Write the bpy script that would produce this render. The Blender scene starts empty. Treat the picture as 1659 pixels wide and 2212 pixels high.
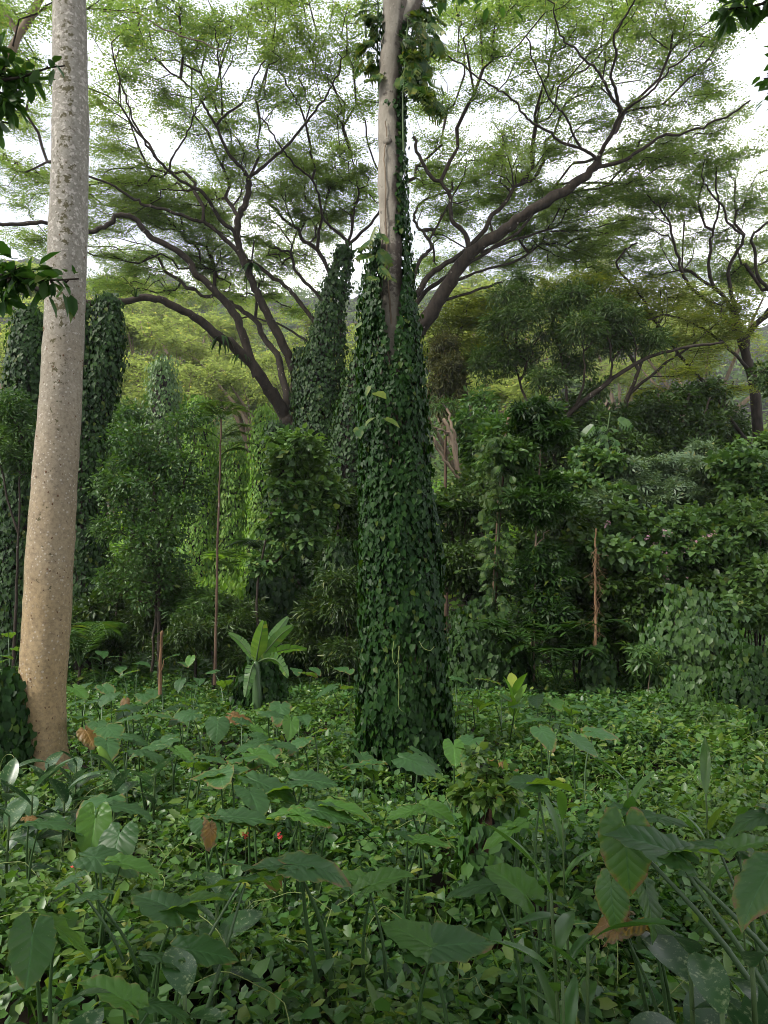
import bpy, math, random
import numpy as np

# ------------------------------------------------------------------ camera, sky, sun, exposure
SC = bpy.context.scene
COL = SC.collection
PW, PH, FPX = 1659.0, 2212.0, 1671.0        # the photograph's frame and focal length in its viewing pixels
CAM_Z, PITCH = 2.1, math.radians(6.5)
cam_data = bpy.data.cameras.new('camera')
cam_data.sensor_fit = 'VERTICAL'
cam_data.angle = 2 * math.atan(PH / 2 / FPX)
cam_data.clip_start, cam_data.clip_end = 0.05, 3000
cam = bpy.data.objects.new('camera', cam_data)
COL.objects.link(cam)
cam.location = (0, 0, CAM_Z)
cam.rotation_euler = (math.radians(90) + PITCH, 0, 0)
SC.camera = cam

SUN_EL, SUN_AZ = math.radians(42), math.radians(-118)      # azimuth from +Y (view direction) towards +X
world = bpy.data.worlds.new('World')
SC.world = world
world.use_nodes = True
wn, wl = world.node_tree.nodes, world.node_tree.links
wn.clear()
w_out = wn.new('ShaderNodeOutputWorld')
w_bg = wn.new('ShaderNodeBackground')
w_bg.inputs['Strength'].default_value = 0.1
w_sky = wn.new('ShaderNodeTexSky')
w_sky.sky_type = 'NISHITA'
w_sky.sun_disc = False
w_sky.sun_elevation = SUN_EL
w_sky.sun_rotation = SUN_AZ
w_tc = wn.new('ShaderNodeTexCoord')
w_noise = wn.new('ShaderNodeTexNoise')
w_noise.inputs['Scale'].default_value = 3.2
w_noise.inputs['Detail'].default_value = 5
w_map = wn.new('ShaderNodeMapping')
w_map.inputs['Scale'].default_value = (1, 1, 2.2)
w_ramp = wn.new('ShaderNodeValToRGB')                    # cloud cover: thin lavender grey to thick white
w_ramp.color_ramp.elements[0].position = 0.46
w_ramp.color_ramp.elements[0].color = (2.5, 2.6, 2.9, 1)
w_ramp.color_ramp.elements[1].position = 0.74
w_ramp.color_ramp.elements[1].color = (10.8, 10.7, 10.4, 1)
w_mix = wn.new('ShaderNodeMixRGB')
w_mix.inputs['Fac'].default_value = 0.95
wl.new(w_tc.outputs['Generated'], w_map.inputs['Vector'])
wl.new(w_map.outputs['Vector'], w_noise.inputs['Vector'])
wl.new(w_noise.outputs['Fac'], w_ramp.inputs['Fac'])
wl.new(w_sky.outputs['Color'], w_mix.inputs['Color1'])
wl.new(w_ramp.outputs['Color'], w_mix.inputs['Color2'])
wl.new(w_mix.outputs['Color'], w_bg.inputs['Color'])
wl.new(w_bg.outputs['Background'], w_out.inputs['Surface'])

sun_data = bpy.data.lights.new('sun', 'SUN')
sun_data.energy = 1.5
sun_data.angle = math.radians(11)
sun_data.color = (1.0, 0.95, 0.86)
sun = bpy.data.objects.new('sun', sun_data)
COL.objects.link(sun)
sun.location = (0, 0, 60)
sun.rotation_euler = (math.pi / 2 - SUN_EL, 0, math.pi - SUN_AZ)

SC.view_settings.view_transform = 'Standard'
SC.view_settings.look = 'None'
SC.view_settings.gamma = 1
SC.view_settings.use_curve_mapping = False
SC.view_settings.exposure = 2.1
cy = SC.cycles
cy.max_bounces = 3
cy.diffuse_bounces = 1
cy.glossy_bounces = 2
cy.transmission_bounces = 2
cy.transparent_max_bounces = 4
cy.volume_bounces = 0
cy.caustics_reflective = cy.caustics_refractive = False
cy.use_adaptive_sampling = True
cy.adaptive_threshold = 0.015
cy.use_denoising = True
cy.filter_width = 0.9
cy.sample_clamp_indirect = 2.5

# ------------------------------------------------------------------ helpers
rng = np.random.default_rng(11)
rnd = random.Random(5)
CT, ST = math.cos(PITCH), math.sin(PITCH)

def at(px, py, d):
    """world point seen at a pixel of the photograph, d metres away along +Y"""
    x, y = (px - PW / 2) / FPX, -(py - PH / 2) / FPX
    dy, dz = CT - y * ST, ST + y * CT
    s = d / dy
    return np.array([x * s, d, CAM_Z + dz * s])

def project(P):
    P = np.atleast_2d(P)
    r = P - np.array([0, 0, CAM_Z])
    f = r[:, 1] * CT + r[:, 2] * ST
    u = -r[:, 1] * ST + r[:, 2] * CT
    f = np.where(f < 0.05, 0.05, f)
    return PW / 2 + FPX * r[:, 0] / f, PH / 2 - FPX * u / f

def mpp(d):
    return d / FPX

def norm(v):
    v = np.asarray(v, float)
    return v / np.maximum(np.linalg.norm(v, axis=-1, keepdims=True), 1e-9)

def hash2(ix, iy, seed):
    h = (ix.astype(np.int64) * 374761393 + iy.astype(np.int64) * 668265263 + seed * 974634777) & 0xffffffff
    h = ((h ^ (h >> 13)) * 1274126177) & 0xffffffff
    return ((h ^ (h >> 16)) & 0xffff) / 65535.0

def noise2(x, y, seed=0):
    x, y = np.asarray(x, float), np.asarray(y, float)
    ix, iy = np.floor(x), np.floor(y)
    fx, fy = x - ix, y - iy
    fx, fy = fx * fx * (3 - 2 * fx), fy * fy * (3 - 2 * fy)
    ix, iy = ix.astype(np.int64), iy.astype(np.int64)
    a, b = hash2(ix, iy, seed), hash2(ix + 1, iy, seed)
    c, d = hash2(ix, iy + 1, seed), hash2(ix + 1, iy + 1, seed)
    return (a * (1 - fx) + b * fx) * (1 - fy) + (c * (1 - fx) + d * fx) * fy

def fbm(x, y, seed=0, octs=3):
    s = 0; a = 0.5
    for k in range(octs):
        s = s + a * noise2(np.asarray(x) * 2 ** k, np.asarray(y) * 2 ** k, seed + k * 17)
        a *= 0.5
    return s / (1 - 0.5 ** octs)

def mesh_np(name, V, Fs, mats, smooth=False, midx=None):
    """mesh from numpy vertices and a list of face arrays (each m x k)"""
    me = bpy.data.meshes.new(name)
    V = np.asarray(V, np.float32)
    Fs = [np.asarray(f, np.int32) for f in Fs if len(f)]
    me.vertices.add(len(V))
    me.vertices.foreach_set('co', V.ravel())
    loops = np.concatenate([f.ravel() for f in Fs])
    sizes = np.concatenate([np.full(len(f), f.shape[1], np.int32) for f in Fs])
    starts = np.concatenate([[0], np.cumsum(sizes)[:-1]]).astype(np.int32)
    me.loops.add(len(loops))
    me.loops.foreach_set('vertex_index', loops)
    me.polygons.add(len(sizes))
    me.polygons.foreach_set('loop_start', starts)
    me.polygons.foreach_set('loop_total', sizes)
    if smooth:
        me.polygons.foreach_set('use_smooth', np.ones(len(sizes), bool))
    if midx is not None:
        me.polygons.foreach_set('material_index', np.asarray(midx, np.int32))
    for m in (mats if isinstance(mats, (list, tuple)) else [mats]):
        me.materials.append(m)
    me.update(calc_edges=True)
    return me

class Buf:
    """collects pieces of ONE part into one mesh"""
    def __init__(self):
        self.V = []; self.F = {3: [], 4: []}; self.n = 0
    def add(self, V, *Fs):
        for F in Fs:
            F = np.asarray(F, np.int64)
            if len(F):
                self.F[F.shape[1]].append(F + self.n)
        self.V.append(np.asarray(V, float)); self.n += len(V)
    def mesh(self, name, mat, origin=(0, 0, 0), smooth=False):
        if not self.n:
            return None
        V = np.concatenate(self.V) - np.asarray(origin)
        Fs = [np.concatenate(f) for f in self.F.values() if f]
        return mesh_np(name, V, Fs, mat, smooth)

def obj(name, me, parent=None, kind=None, label=None, mat4=None):
    o = bpy.data.objects.new(name, me)
    COL.objects.link(o)
    if parent is not None:
        o.parent = parent
    if kind: o['kind'] = kind
    if label: o['label'] = label
    return o

def thing(name, label, cat, loc=(0, 0, 0), group=None):
    o = bpy.data.objects.new(name, None)
    COL.objects.link(o)
    o.location = tuple(float(c) for c in loc)
    o.empty_display_size = 0.2
    o['label'] = label; o['category'] = cat
    if group: o['group'] = group
    return o

def tube(P, R, sides=6, cap=True, wob=0, seed=0):
    """tapered tube along points; returns V, quads, tris"""
    P = np.asarray(P, float); R = np.asarray(R, float)
    n = len(P)
    T = np.empty_like(P)
    T[1:-1] = P[2:] - P[:-2]; T[0] = P[1] - P[0]; T[-1] = P[-1] - P[-2]
    T = norm(T)
    ref = np.array([0.0, 0, 1]) if abs(T[:, 2]).mean() < 0.8 else np.array([1.0, 0, 0])
    A = norm(np.cross(T, ref)); B = np.cross(T, A)
    ang = np.linspace(0, 2 * math.pi, sides, endpoint=False)
    rr = R[:, None] * np.ones(sides)
    if wob:
        k = np.arange(n)[:, None] * 0.7
        rr = rr * (1 + wob * (noise2(k + seed, np.cos(ang)[None] * 2 + 9, seed) + noise2(k * 2.3, np.sin(ang)[None] * 2.4 + 9, seed + 3) - 1))
    V = P[:, None] + rr[..., None] * (np.cos(ang)[None, :, None] * A[:, None] + np.sin(ang)[None, :, None] * B[:, None])
    V = V.reshape(-1, 3)
    i = np.arange(n - 1)[:, None] * sides; j = np.arange(sides)[None]; j2 = (j + 1) % sides
    Q = np.stack([i + j, i + j2, i + sides + j2, i + sides + j], -1).reshape(-1, 4)
    Tr = np.zeros((0, 3), int)
    if cap:
        V = np.vstack([V, P[-1] + T[-1] * R[-1] * 0.5])
        e = (n - 1) * sides
        Tr = np.array([[e + k, e + (k + 1) % sides, len(V) - 1] for k in range(sides)])
    return V, Q, Tr

def smooth_path(P, R=None, sub=4):
    """Catmull-Rom through the points"""
    P = np.asarray(P, float)
    E = np.vstack([2 * P[0] - P[1], P, 2 * P[-1] - P[-2]])
    out = []
    for i in range(1, len(E) - 2):
        p0, p1, p2, p3 = E[i - 1], E[i], E[i + 1], E[i + 2]
        for t in np.arange(sub) / sub:
            out.append(0.5 * (2 * p1 + (p2 - p0) * t + (2 * p0 - 5 * p1 + 4 * p2 - p3) * t * t + (3 * p1 - p0 - 3 * p2 + p3) * t ** 3))
    out.append(E[-2])
    return np.array(out)

# ------------------------------------------------------------------ leaf templates: x to the tip, z the face normal
def T_(V, *F):
    return np.array(V, float), [np.array(f, int) for f in F]

LF_DIAMOND = T_([(0, 0, 0), (.45, .27, .07), (1, 0, -.05), (.45, -.27, .07)], [(0, 2, 1), (0, 3, 2)])
LF_HEART = T_([(0, 0, 0), (-.12, .26, .05), (.28, .42, .07), (.62, .26, .03), (1, 0, -.12),
               (-.12, -.26, .05), (.28, -.42, .07), (.62, -.26, .03), (.4, 0, -.03)],
              [(0, 8, 2, 1), (8, 4, 3, 2), (0, 5, 6, 8), (8, 6, 7, 4)])
LF_HEART4 = T_([(0, 0, 0), (-.06, .32, .06), (.42, .40, .06), (1, 0, -.12), (-.06, -.32, .06), (.42, -.40, .06)], [(0, 3, 2, 1), (0, 4, 5, 3)])
LF_OVAL = T_([(0, 0, 0), (.28, .21, .05), (.68, .19, .02), (1, 0, -.1), (.28, -.21, .05), (.68, -.19, .02)], [(0, 3, 2, 1), (0, 4, 5, 3)])
LF_LANCE = T_([(0, 0, 0), (.3, .11, .03), (.65, .09, 0), (1, 0, -.14), (.3, -.11, .03), (.65, -.09, 0)], [(0, 3, 2, 1), (0, 4, 5, 3)])

def bipinnate(npairs=5, pl=0.5, pw=0.13):
    """a feathery leaf: thin pinnae either side of a rachis"""
    V, F = [], []
    for k in range(npairs):
        x = 0.12 + 0.8 * k / (npairs - 1)
        L = pl * (0.65 + 0.5 * math.sin(math.pi * (0.25 + 0.6 * k / npairs)))
        for s in (-1, 1):
            b = len(V)
            d = np.array([0.45, s * 0.89, -0.12])
            w = np.array([0.89, -s * 0.45, 0]) * pw / 2
            p = np.array([x, 0, 0.02 * k])
            V += [p + w * .35 + d * L * .1, p + d * L * .12 - w * .9 + d * L * .2, p + d * L + w * .3]
            F.append((b, b + 2, b + 1) if s < 0 else (b, b + 1, b + 2))
    return np.array(V), [np.array(F)]
LF_FEATHER = bipinnate(5, .52, .19)
LF_FEATHER_S = bipinnate(3, 0.6, 0.36)

def palmate(n=7, w=0.13, L=1.0, droop=-0.25):
    """leaflets round one point, like the fingers of a hand"""
    V, F = [], []
    for k in range(n):
        a = 2 * math.pi * k / n
        c, s = math.cos(a), math.sin(a)
        b = len(V)
        R = lambda x, y, z: (x * c - y * s, x * s + y * c, z)
        V += [R(.06, 0, 0), R(.55 * L, w, .02), R(L, 0, droop), R(.55 * L, -w, .02)]
        F.append((b, b + 3, b + 2, b + 1))
    return np.array(V), [np.array(F)]
LF_PALM = palmate()

def split_leaf(n=6):
    """broad climbing leaf cut into fingers towards its edge"""
    V, Q, T = [(0, 0, 0), (1.0, 0, -.16)], [], []
    mid = [(0.05 + 0.9 * k / n, 0, -.02 - .1 * (k / n) ** 2) for k in range(n + 1)]
    for s in (-1, 1):
        for k in range(n):
            a, b2 = mid[k], mid[k + 1]
            w = .46 * math.sin(math.pi * (0.16 + 0.78 * (k + .5) / n)) ** .8
            sh = .16
            b = len(V)
            h = .62; i1, i2 = (a[0] + sh * .4, s * w * h, .05), (b2[0] + sh * .4, s * w * h, .05)
            g = .14 * (b2[0] - a[0])
            j1, j2 = (i1[0] + g, i1[1], .05), (i2[0] - g, i2[1], .05)
            V += [a, b2, i2, i1, j1, j2, (b2[0] + sh * .95 - g * 2, s * w, -.06), (a[0] + sh * .95 + g * .8, s * w * .97, -.06)]
            for q in ((0, 1, 2, 3), (4, 5, 6, 7)):
                Q.append(tuple(b + k for k in (q if s > 0 else q[::-1])))
    return np.array(V[2:]), [np.array(Q) - 2]
LF_SPLIT = split_leaf()

def frames(tip, nrm):
    x = norm(tip)
    y = norm(np.cross(nrm, x))
    z = np.cross(x, y)
    return np.stack([x, y, z], -1)

def scatter(buf, tmpl, pos, tip, nrm, size):
    """one leaf per point, into buf"""
    V, Fs = tmpl
    pos = np.asarray(pos, float)
    if not len(pos): return
    R = frames(tip, nrm)
    size = np.broadcast_to(np.asarray(size, float), (len(pos),))
    W = np.einsum('nij,vj->nvi', R, V) * size[:, None, None] + pos[:, None]
    k = len(V)
    off = (np.arange(len(pos)) * k)[:, None, None]
    buf.add(W.reshape(-1, 3), *[(F[None] + off).reshape(-1, F.shape[1]) for F in Fs])

def rdir(n, flat=1.0):
    v = rng.normal(size=(n, 3)); v[:, 2] *= flat
    return norm(v)

# ------------------------------------------------------------------ materials
def new_mat(name):
    m = bpy.data.materials.new(name)
    m.use_nodes = True
    nt = m.node_tree
    nt.nodes.clear()
    out = nt.nodes.new('ShaderNodeOutputMaterial')
    return m, nt, nt.nodes, nt.links, out

def rgba(c): return (c[0], c[1], c[2], 1)

def leaf_mat(name, cols, trans=None, tfac=0.35, gloss=0.35, rough=0.42, patch=0.35, patch_col=None, back=None):
    """leaf: every leaf its own tone, some patches of fresher growth, light passing through the blade"""
    m, nt, N, L, out = new_mat(name)
    geo = N.new('ShaderNodeNewGeometry')
    ramp = N.new('ShaderNodeValToRGB')
    e = ramp.color_ramp.elements
    e[0].color = rgba(cols[0]); e[1].color = rgba(cols[-1])
    for i, c in enumerate(cols[1:-1]):
        el = e.new((i + 1) / (len(cols) - 1) * .955); el.color = rgba(c)
    e[len(cols) - 1].position = .965
    el = e.new(.975); el.color = rgba((cols[-1][0] * 1.45 + .015, cols[-1][1] * 1.1 + .01, cols[-1][2]))      # the odd yellowing leaf
    oi = N.new('ShaderNodeObjectInfo')
    ad = N.new('ShaderNodeMath'); ad.operation = 'ADD'; L.new(geo.outputs['Random Per Island'], ad.inputs[0]); L.new(oi.outputs['Random'], ad.inputs[1])
    fr = N.new('ShaderNodeMath'); fr.operation = 'FRACT'; L.new(ad.outputs[0], fr.inputs[0])
    L.new(fr.outputs[0], ramp.inputs['Fac'])
    col = ramp.outputs['Color']
    if patch:
        nz = N.new('ShaderNodeTexNoise'); nz.inputs['Scale'].default_value = patch; nz.inputs['Detail'].default_value = 2
        L.new(geo.outputs['Position'], nz.inputs['Vector'])
        mr = N.new('ShaderNodeMapRange'); mr.inputs['From Min'].default_value = .48; mr.inputs['From Max'].default_value = .72
        mr.inputs['To Max'].default_value = .75
        L.new(nz.outputs['Fac'], mr.inputs['Value'])
        mx = N.new('ShaderNodeMixRGB'); mx.inputs['Color2'].default_value = rgba(patch_col or tuple(min(1, c * 1.6) for c in cols[-1]))
        L.new(mr.outputs['Result'], mx.inputs['Fac']); L.new(col, mx.inputs['Color1'])
        col = mx.outputs['Color']
    p = N.new('ShaderNodeBsdfPrincipled')
    p.inputs['Roughness'].default_value = rough
    p.inputs['Specular IOR Level'].default_value = gloss
    L.new(col, p.inputs['Base Color'])
    t = N.new('ShaderNodeBsdfTranslucent')
    hs = N.new('ShaderNodeMixRGB'); hs.blend_type = 'MULTIPLY'; hs.inputs['Fac'].default_value = 1
    tr = trans or (1.9, 1.7, .7)
    hs.inputs['Color2'].default_value = rgba(tr)
    L.new(col, hs.inputs['Color1']); L.new(hs.outputs['Color'], t.inputs['Color'])
    ms = N.new('ShaderNodeMixShader'); ms.inputs['Fac'].default_value = tfac
    L.new(p.outputs['BSDF'], ms.inputs[1]); L.new(t.outputs['BSDF'], ms.inputs[2])
    L.new(ms.outputs['Shader'], out.inputs['Surface'])
    return m

def bark_mat(name, c1, c2, scale=6, stretch=5, bump=.5, lichen=None, lscale=14, lamt=.6, rough=.9):
    m, nt, N, L, out = new_mat(name)
    tc = N.new('ShaderNodeTexCoord')
    mp = N.new('ShaderNodeMapping'); mp.inputs['Scale'].default_value = (1, 1, 1 / stretch)
    L.new(tc.outputs['Object'], mp.inputs['Vector'])
    nz = N.new('ShaderNodeTexNoise'); nz.inputs['Scale'].default_value = scale; nz.inputs['Detail'].default_value = 6
    nz.inputs['Roughness'].default_value = .65
    L.new(mp.outputs['Vector'], nz.inputs['Vector'])
    rp = N.new('ShaderNodeValToRGB'); rp.color_ramp.elements[0].position = .32; rp.color_ramp.elements[1].position = .7
    rp.color_ramp.elements[0].color = rgba(c1); rp.color_ramp.elements[1].color = rgba(c2)
    L.new(nz.outputs['Fac'], rp.inputs['Fac'])
    col = rp.outputs['Color']
    if lichen:
        n2 = N.new('ShaderNodeTexNoise'); n2.inputs['Scale'].default_value = lscale; n2.inputs['Detail'].default_value = 4
        L.new(tc.outputs['Object'], n2.inputs['Vector'])
        mr = N.new('ShaderNodeMapRange'); mr.inputs['From Min'].default_value = lamt; mr.inputs['From Max'].default_value = lamt + .05
        L.new(n2.outputs['Fac'], mr.inputs['Value'])
        mx = N.new('ShaderNodeMixRGB'); mx.inputs['Color2'].default_value = rgba(lichen)
        L.new(mr.outputs['Result'], mx.inputs['Fac']); L.new(col, mx.inputs['Color1']); col = mx.outputs['Color']
    p = N.new('ShaderNodeBsdfPrincipled'); p.inputs['Roughness'].default_value = rough
    p.inputs['Specular IOR Level'].default_value = .2
    L.new(col, p.inputs['Base Color'])
    b = N.new('ShaderNodeBump'); b.inputs['Strength'].default_value = bump; b.inputs['Distance'].default_value = .03
    L.new(nz.outputs['Fac'], b.inputs['Height']); L.new(b.outputs['Normal'], p.inputs['Normal'])
    L.new(p.outputs['BSDF'], out.inputs['Surface'])
    return m

def plain_mat(name, c, rough=.7, spec=.3, var=.25, scale=20):
    m, nt, N, L, out = new_mat(name)
    tc = N.new('ShaderNodeTexCoord')
    nz = N.new('ShaderNodeTexNoise'); nz.inputs['Scale'].default_value = scale; nz.inputs['Detail'].default_value = 4
    L.new(tc.outputs['Object'], nz.inputs['Vector'])
    rp = N.new('ShaderNodeValToRGB')
    rp.color_ramp.elements[0].color = rgba([x * (1 - var) for x in c]); rp.color_ramp.elements[1].color = rgba([min(1, x * (1 + var)) for x in c])
    L.new(nz.outputs['Fac'], rp.inputs['Fac'])
    p = N.new('ShaderNodeBsdfPrincipled'); p.inputs['Roughness'].default_value = rough; p.inputs['Specular IOR Level'].default_value = spec
    L.new(rp.outputs['Color'], p.inputs['Base Color']); L.new(p.outputs['BSDF'], out.inputs['Surface'])
    return m

M = {}
G = lambda r, g, b: (r, g, b)
M['albizia'] = leaf_mat('albizia_leaf', [G(.060, .103, .028), G(.086, .138, .038), G(.114, .170, .048)], (1.7, 1.7, .9), .68, .15, .6, .25, G(.128, .182, .05))
M['albizia_haze_tinted'] = leaf_mat('haze_tinted_albizia_leaf', [G(.14, .19, .06), G(.18, .235, .075), G(.22, .28, .09)], (1.4, 1.35, .9), .65, .1, .7, .12, G(.15, .185, .055))  # leaf colour paled to carry the haze and light on distant crowns
M['olive'] = leaf_mat('olive_leaf', [G(.075, .112, .022), G(.105, .145, .03), G(.135, .175, .036)], (1.8, 1.65, .8), .58, .15, .6, .3, G(.13, .165, .034))
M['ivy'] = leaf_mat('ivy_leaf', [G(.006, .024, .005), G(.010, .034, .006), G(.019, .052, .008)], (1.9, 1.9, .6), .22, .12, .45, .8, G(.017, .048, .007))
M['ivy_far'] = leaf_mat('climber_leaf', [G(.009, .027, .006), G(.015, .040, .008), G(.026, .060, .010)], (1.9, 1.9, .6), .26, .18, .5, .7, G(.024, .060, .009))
M['ivy_sun_tinted'] = leaf_mat('sun_tinted_climber_leaf', [G(.09, .20, .026), G(.13, .25, .034), G(.18, .30, .042)], (1.6, 1.7, .6), .4, .3, .45, .5, G(.14, .23, .03))  # glade sunlight put into the leaf colour, lighter than the other climbers
M['dark'] = leaf_mat('dark_leaf', [G(.018, .041, .009), G(.03, .06, .011), G(.046, .082, .015)], (1.8, 1.8, .7), .25, .3, .42, .5, G(.042, .082, .016))
M['mid'] = leaf_mat('mid_leaf', [G(.024, .064, .016), G(.038, .088, .02), G(.056, .112, .024)], (1.8, 1.8, .7), .3, .32, .42, .5, G(.066, .128, .024))
M['shrub'] = leaf_mat('shrub_leaf', [G(.038, .088, .025), G(.058, .12, .031), G(.085, .152, .038)], (1.7, 1.7, .7), .3, .32, .42, .6, G(.082, .145, .03))
M['grey'] = leaf_mat('greyish_leaf', [G(.075, .125, .065), G(.10, .155, .08), G(.13, .185, .092)], (1.5, 1.6, .7), .25, .42, .4, .4, G(.075, .118, .05))
M['fresh'] = leaf_mat('fresh_leaf', [G(.07, .155, .02), G(.10, .195, .025), G(.14, .235, .033)], (1.5, 1.6, .6), .4, .3, .45, .6, G(.16, .245, .04))
M['cover'] = leaf_mat('ground_vine_leaf', [G(.020, .066, .016), G(.034, .094, .021), G(.052, .126, .027), G(.080, .160, .034)], (1.7, 1.7, .6), .3, .36, .38, .55, G(.075, .15, .024))
M['cover2'] = leaf_mat('undergrowth_leaf', [G(.030, .074, .017), G(.052, .110, .02), G(.075, .142, .025), G(.11, .175, .032)], (1.6, 1.6, .6), .35, .32, .42, .5, G(.11, .175, .032))
M['far'] = leaf_mat('haze_tinted_forest_leaf', [G(.06, .105, .035), G(.085, .14, .045), G(.12, .175, .055)], (1.3, 1.3, .8), .35, .05, .8, .02, G(.11, .155, .04))  # haze of the far slope partly put into this paler leaf colour
M['canopy'] = leaf_mat('shade_tree_leaf', [G(.016, .05, .011), G(.026, .068, .014), G(.038, .085, .018)], (1.7, 1.8, .6), .35, .25, .45, .5)
M['pothos'] = leaf_mat('pothos_leaf', [G(.016, .05, .01), G(.026, .07, .013), G(.042, .092, .016), G(.09, .12, .022)], (1.6, 1.6, .6), .3, .3, .4, 9, G(.15, .165, .03))
M['blade'] = leaf_mat('ginger_leaf', [G(.03, .08, .02), G(.042, .105, .024), G(.055, .125, .027)], (1.9, 1.9, .6), .35, .45, .32, 2.5, G(.07, .14, .03))
M['banana'] = leaf_mat('banana_leaf', [G(.055, .125, .035), G(.08, .155, .044)], (1.7, 1.8, .5), .4, .4, .35, 2, G(.085, .175, .04))
M['dead'] = leaf_mat('dead_leaf', [G(.16, .075, .022), G(.24, .125, .04), G(.28, .18, .065)], (1.3, 1.1, .8), .3, .2, .7, 3, G(.3, .19, .055))
M['petiole'] = plain_mat('petiole', G(.032, .068, .02), .45, .4, .35, 8)
M['stem'] = plain_mat('green_stem', G(.045, .08, .022), .6, .3, .3, 10)
M['tendril'] = plain_mat('tendril', G(.14, .18, .05), .6, .3, .3, 10)
M['twig'] = bark_mat('twig_bark', G(.018, .013, .010), G(.042, .031, .023), 8, 3, .3)
M['bark_dark'] = bark_mat('dark_bark', G(.013, .010, .0075), G(.041, .032, .023), 6, 3, .9, G(.20, .18, .15), 5.5, .675)
M['bark_brown'] = bark_mat('brown_bark', G(.035, .022, .015), G(.105, .068, .044), 4, 4, .8, G(.2, .18, .14), 5, .67)
M['bark_pale'] = bark_mat('pale_bark', G(.085, .06, .042), G(.19, .145, .10), 4, 4, .6)
M['dry'] = bark_mat('dry_wood', G(.09, .05, .027), G(.20, .12, .062), 12, 6, .6)
M['petal'] = plain_mat('red_petal', G(.55, .03, .03), .5, .3, .2)
M['pink'] = plain_mat('pink_petal', G(.62, .34, .40), .6, .3, .2)

def node(N, t, **kw):
    n = N.new('ShaderNode' + t)
    for k, v in kw.items():
        if k in ('op', 'operation'): n.operation = v
        elif k == 'blend': n.blend_type = v
        else: n.inputs[k.replace('_', ' ')].default_value = v
    return n

def maprange(N, L, src, a, b, c=0.0, d=1.0):
    n = N.new('ShaderNodeMapRange')
    for k, v in (('From Min', a), ('From Max', b)):
        if isinstance(v, (int, float)): n.inputs[k].default_value = v
        else: L.new(v, n.inputs[k])
    n.inputs['To Min'].default_value = c; n.inputs['To Max'].default_value = d
    L.new(src, n.inputs['Value'])
    return n.outputs['Result']

def mixc(N, L, fac, c1, c2):
    n = N.new('ShaderNodeMixRGB')
    for i, c in (('Color1', c1), ('Color2', c2)):
        if isinstance(c, tuple): n.inputs[i].default_value = rgba(c)
        else: L.new(c, n.inputs[i])
    if isinstance(fac, float): n.inputs['Fac'].default_value = fac
    else: L.new(fac, n.inputs['Fac'])
    return n.outputs['Color']

def math_(N, L, op, a, b=None):
    n = N.new('ShaderNodeMath'); n.operation = op
    for i, v in ((0, a), (1, b)):
        if v is None: continue
        if isinstance(v, (int, float)): n.inputs[i].default_value = v
        else: L.new(v, n.inputs[i])
    return n.outputs[0]

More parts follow.
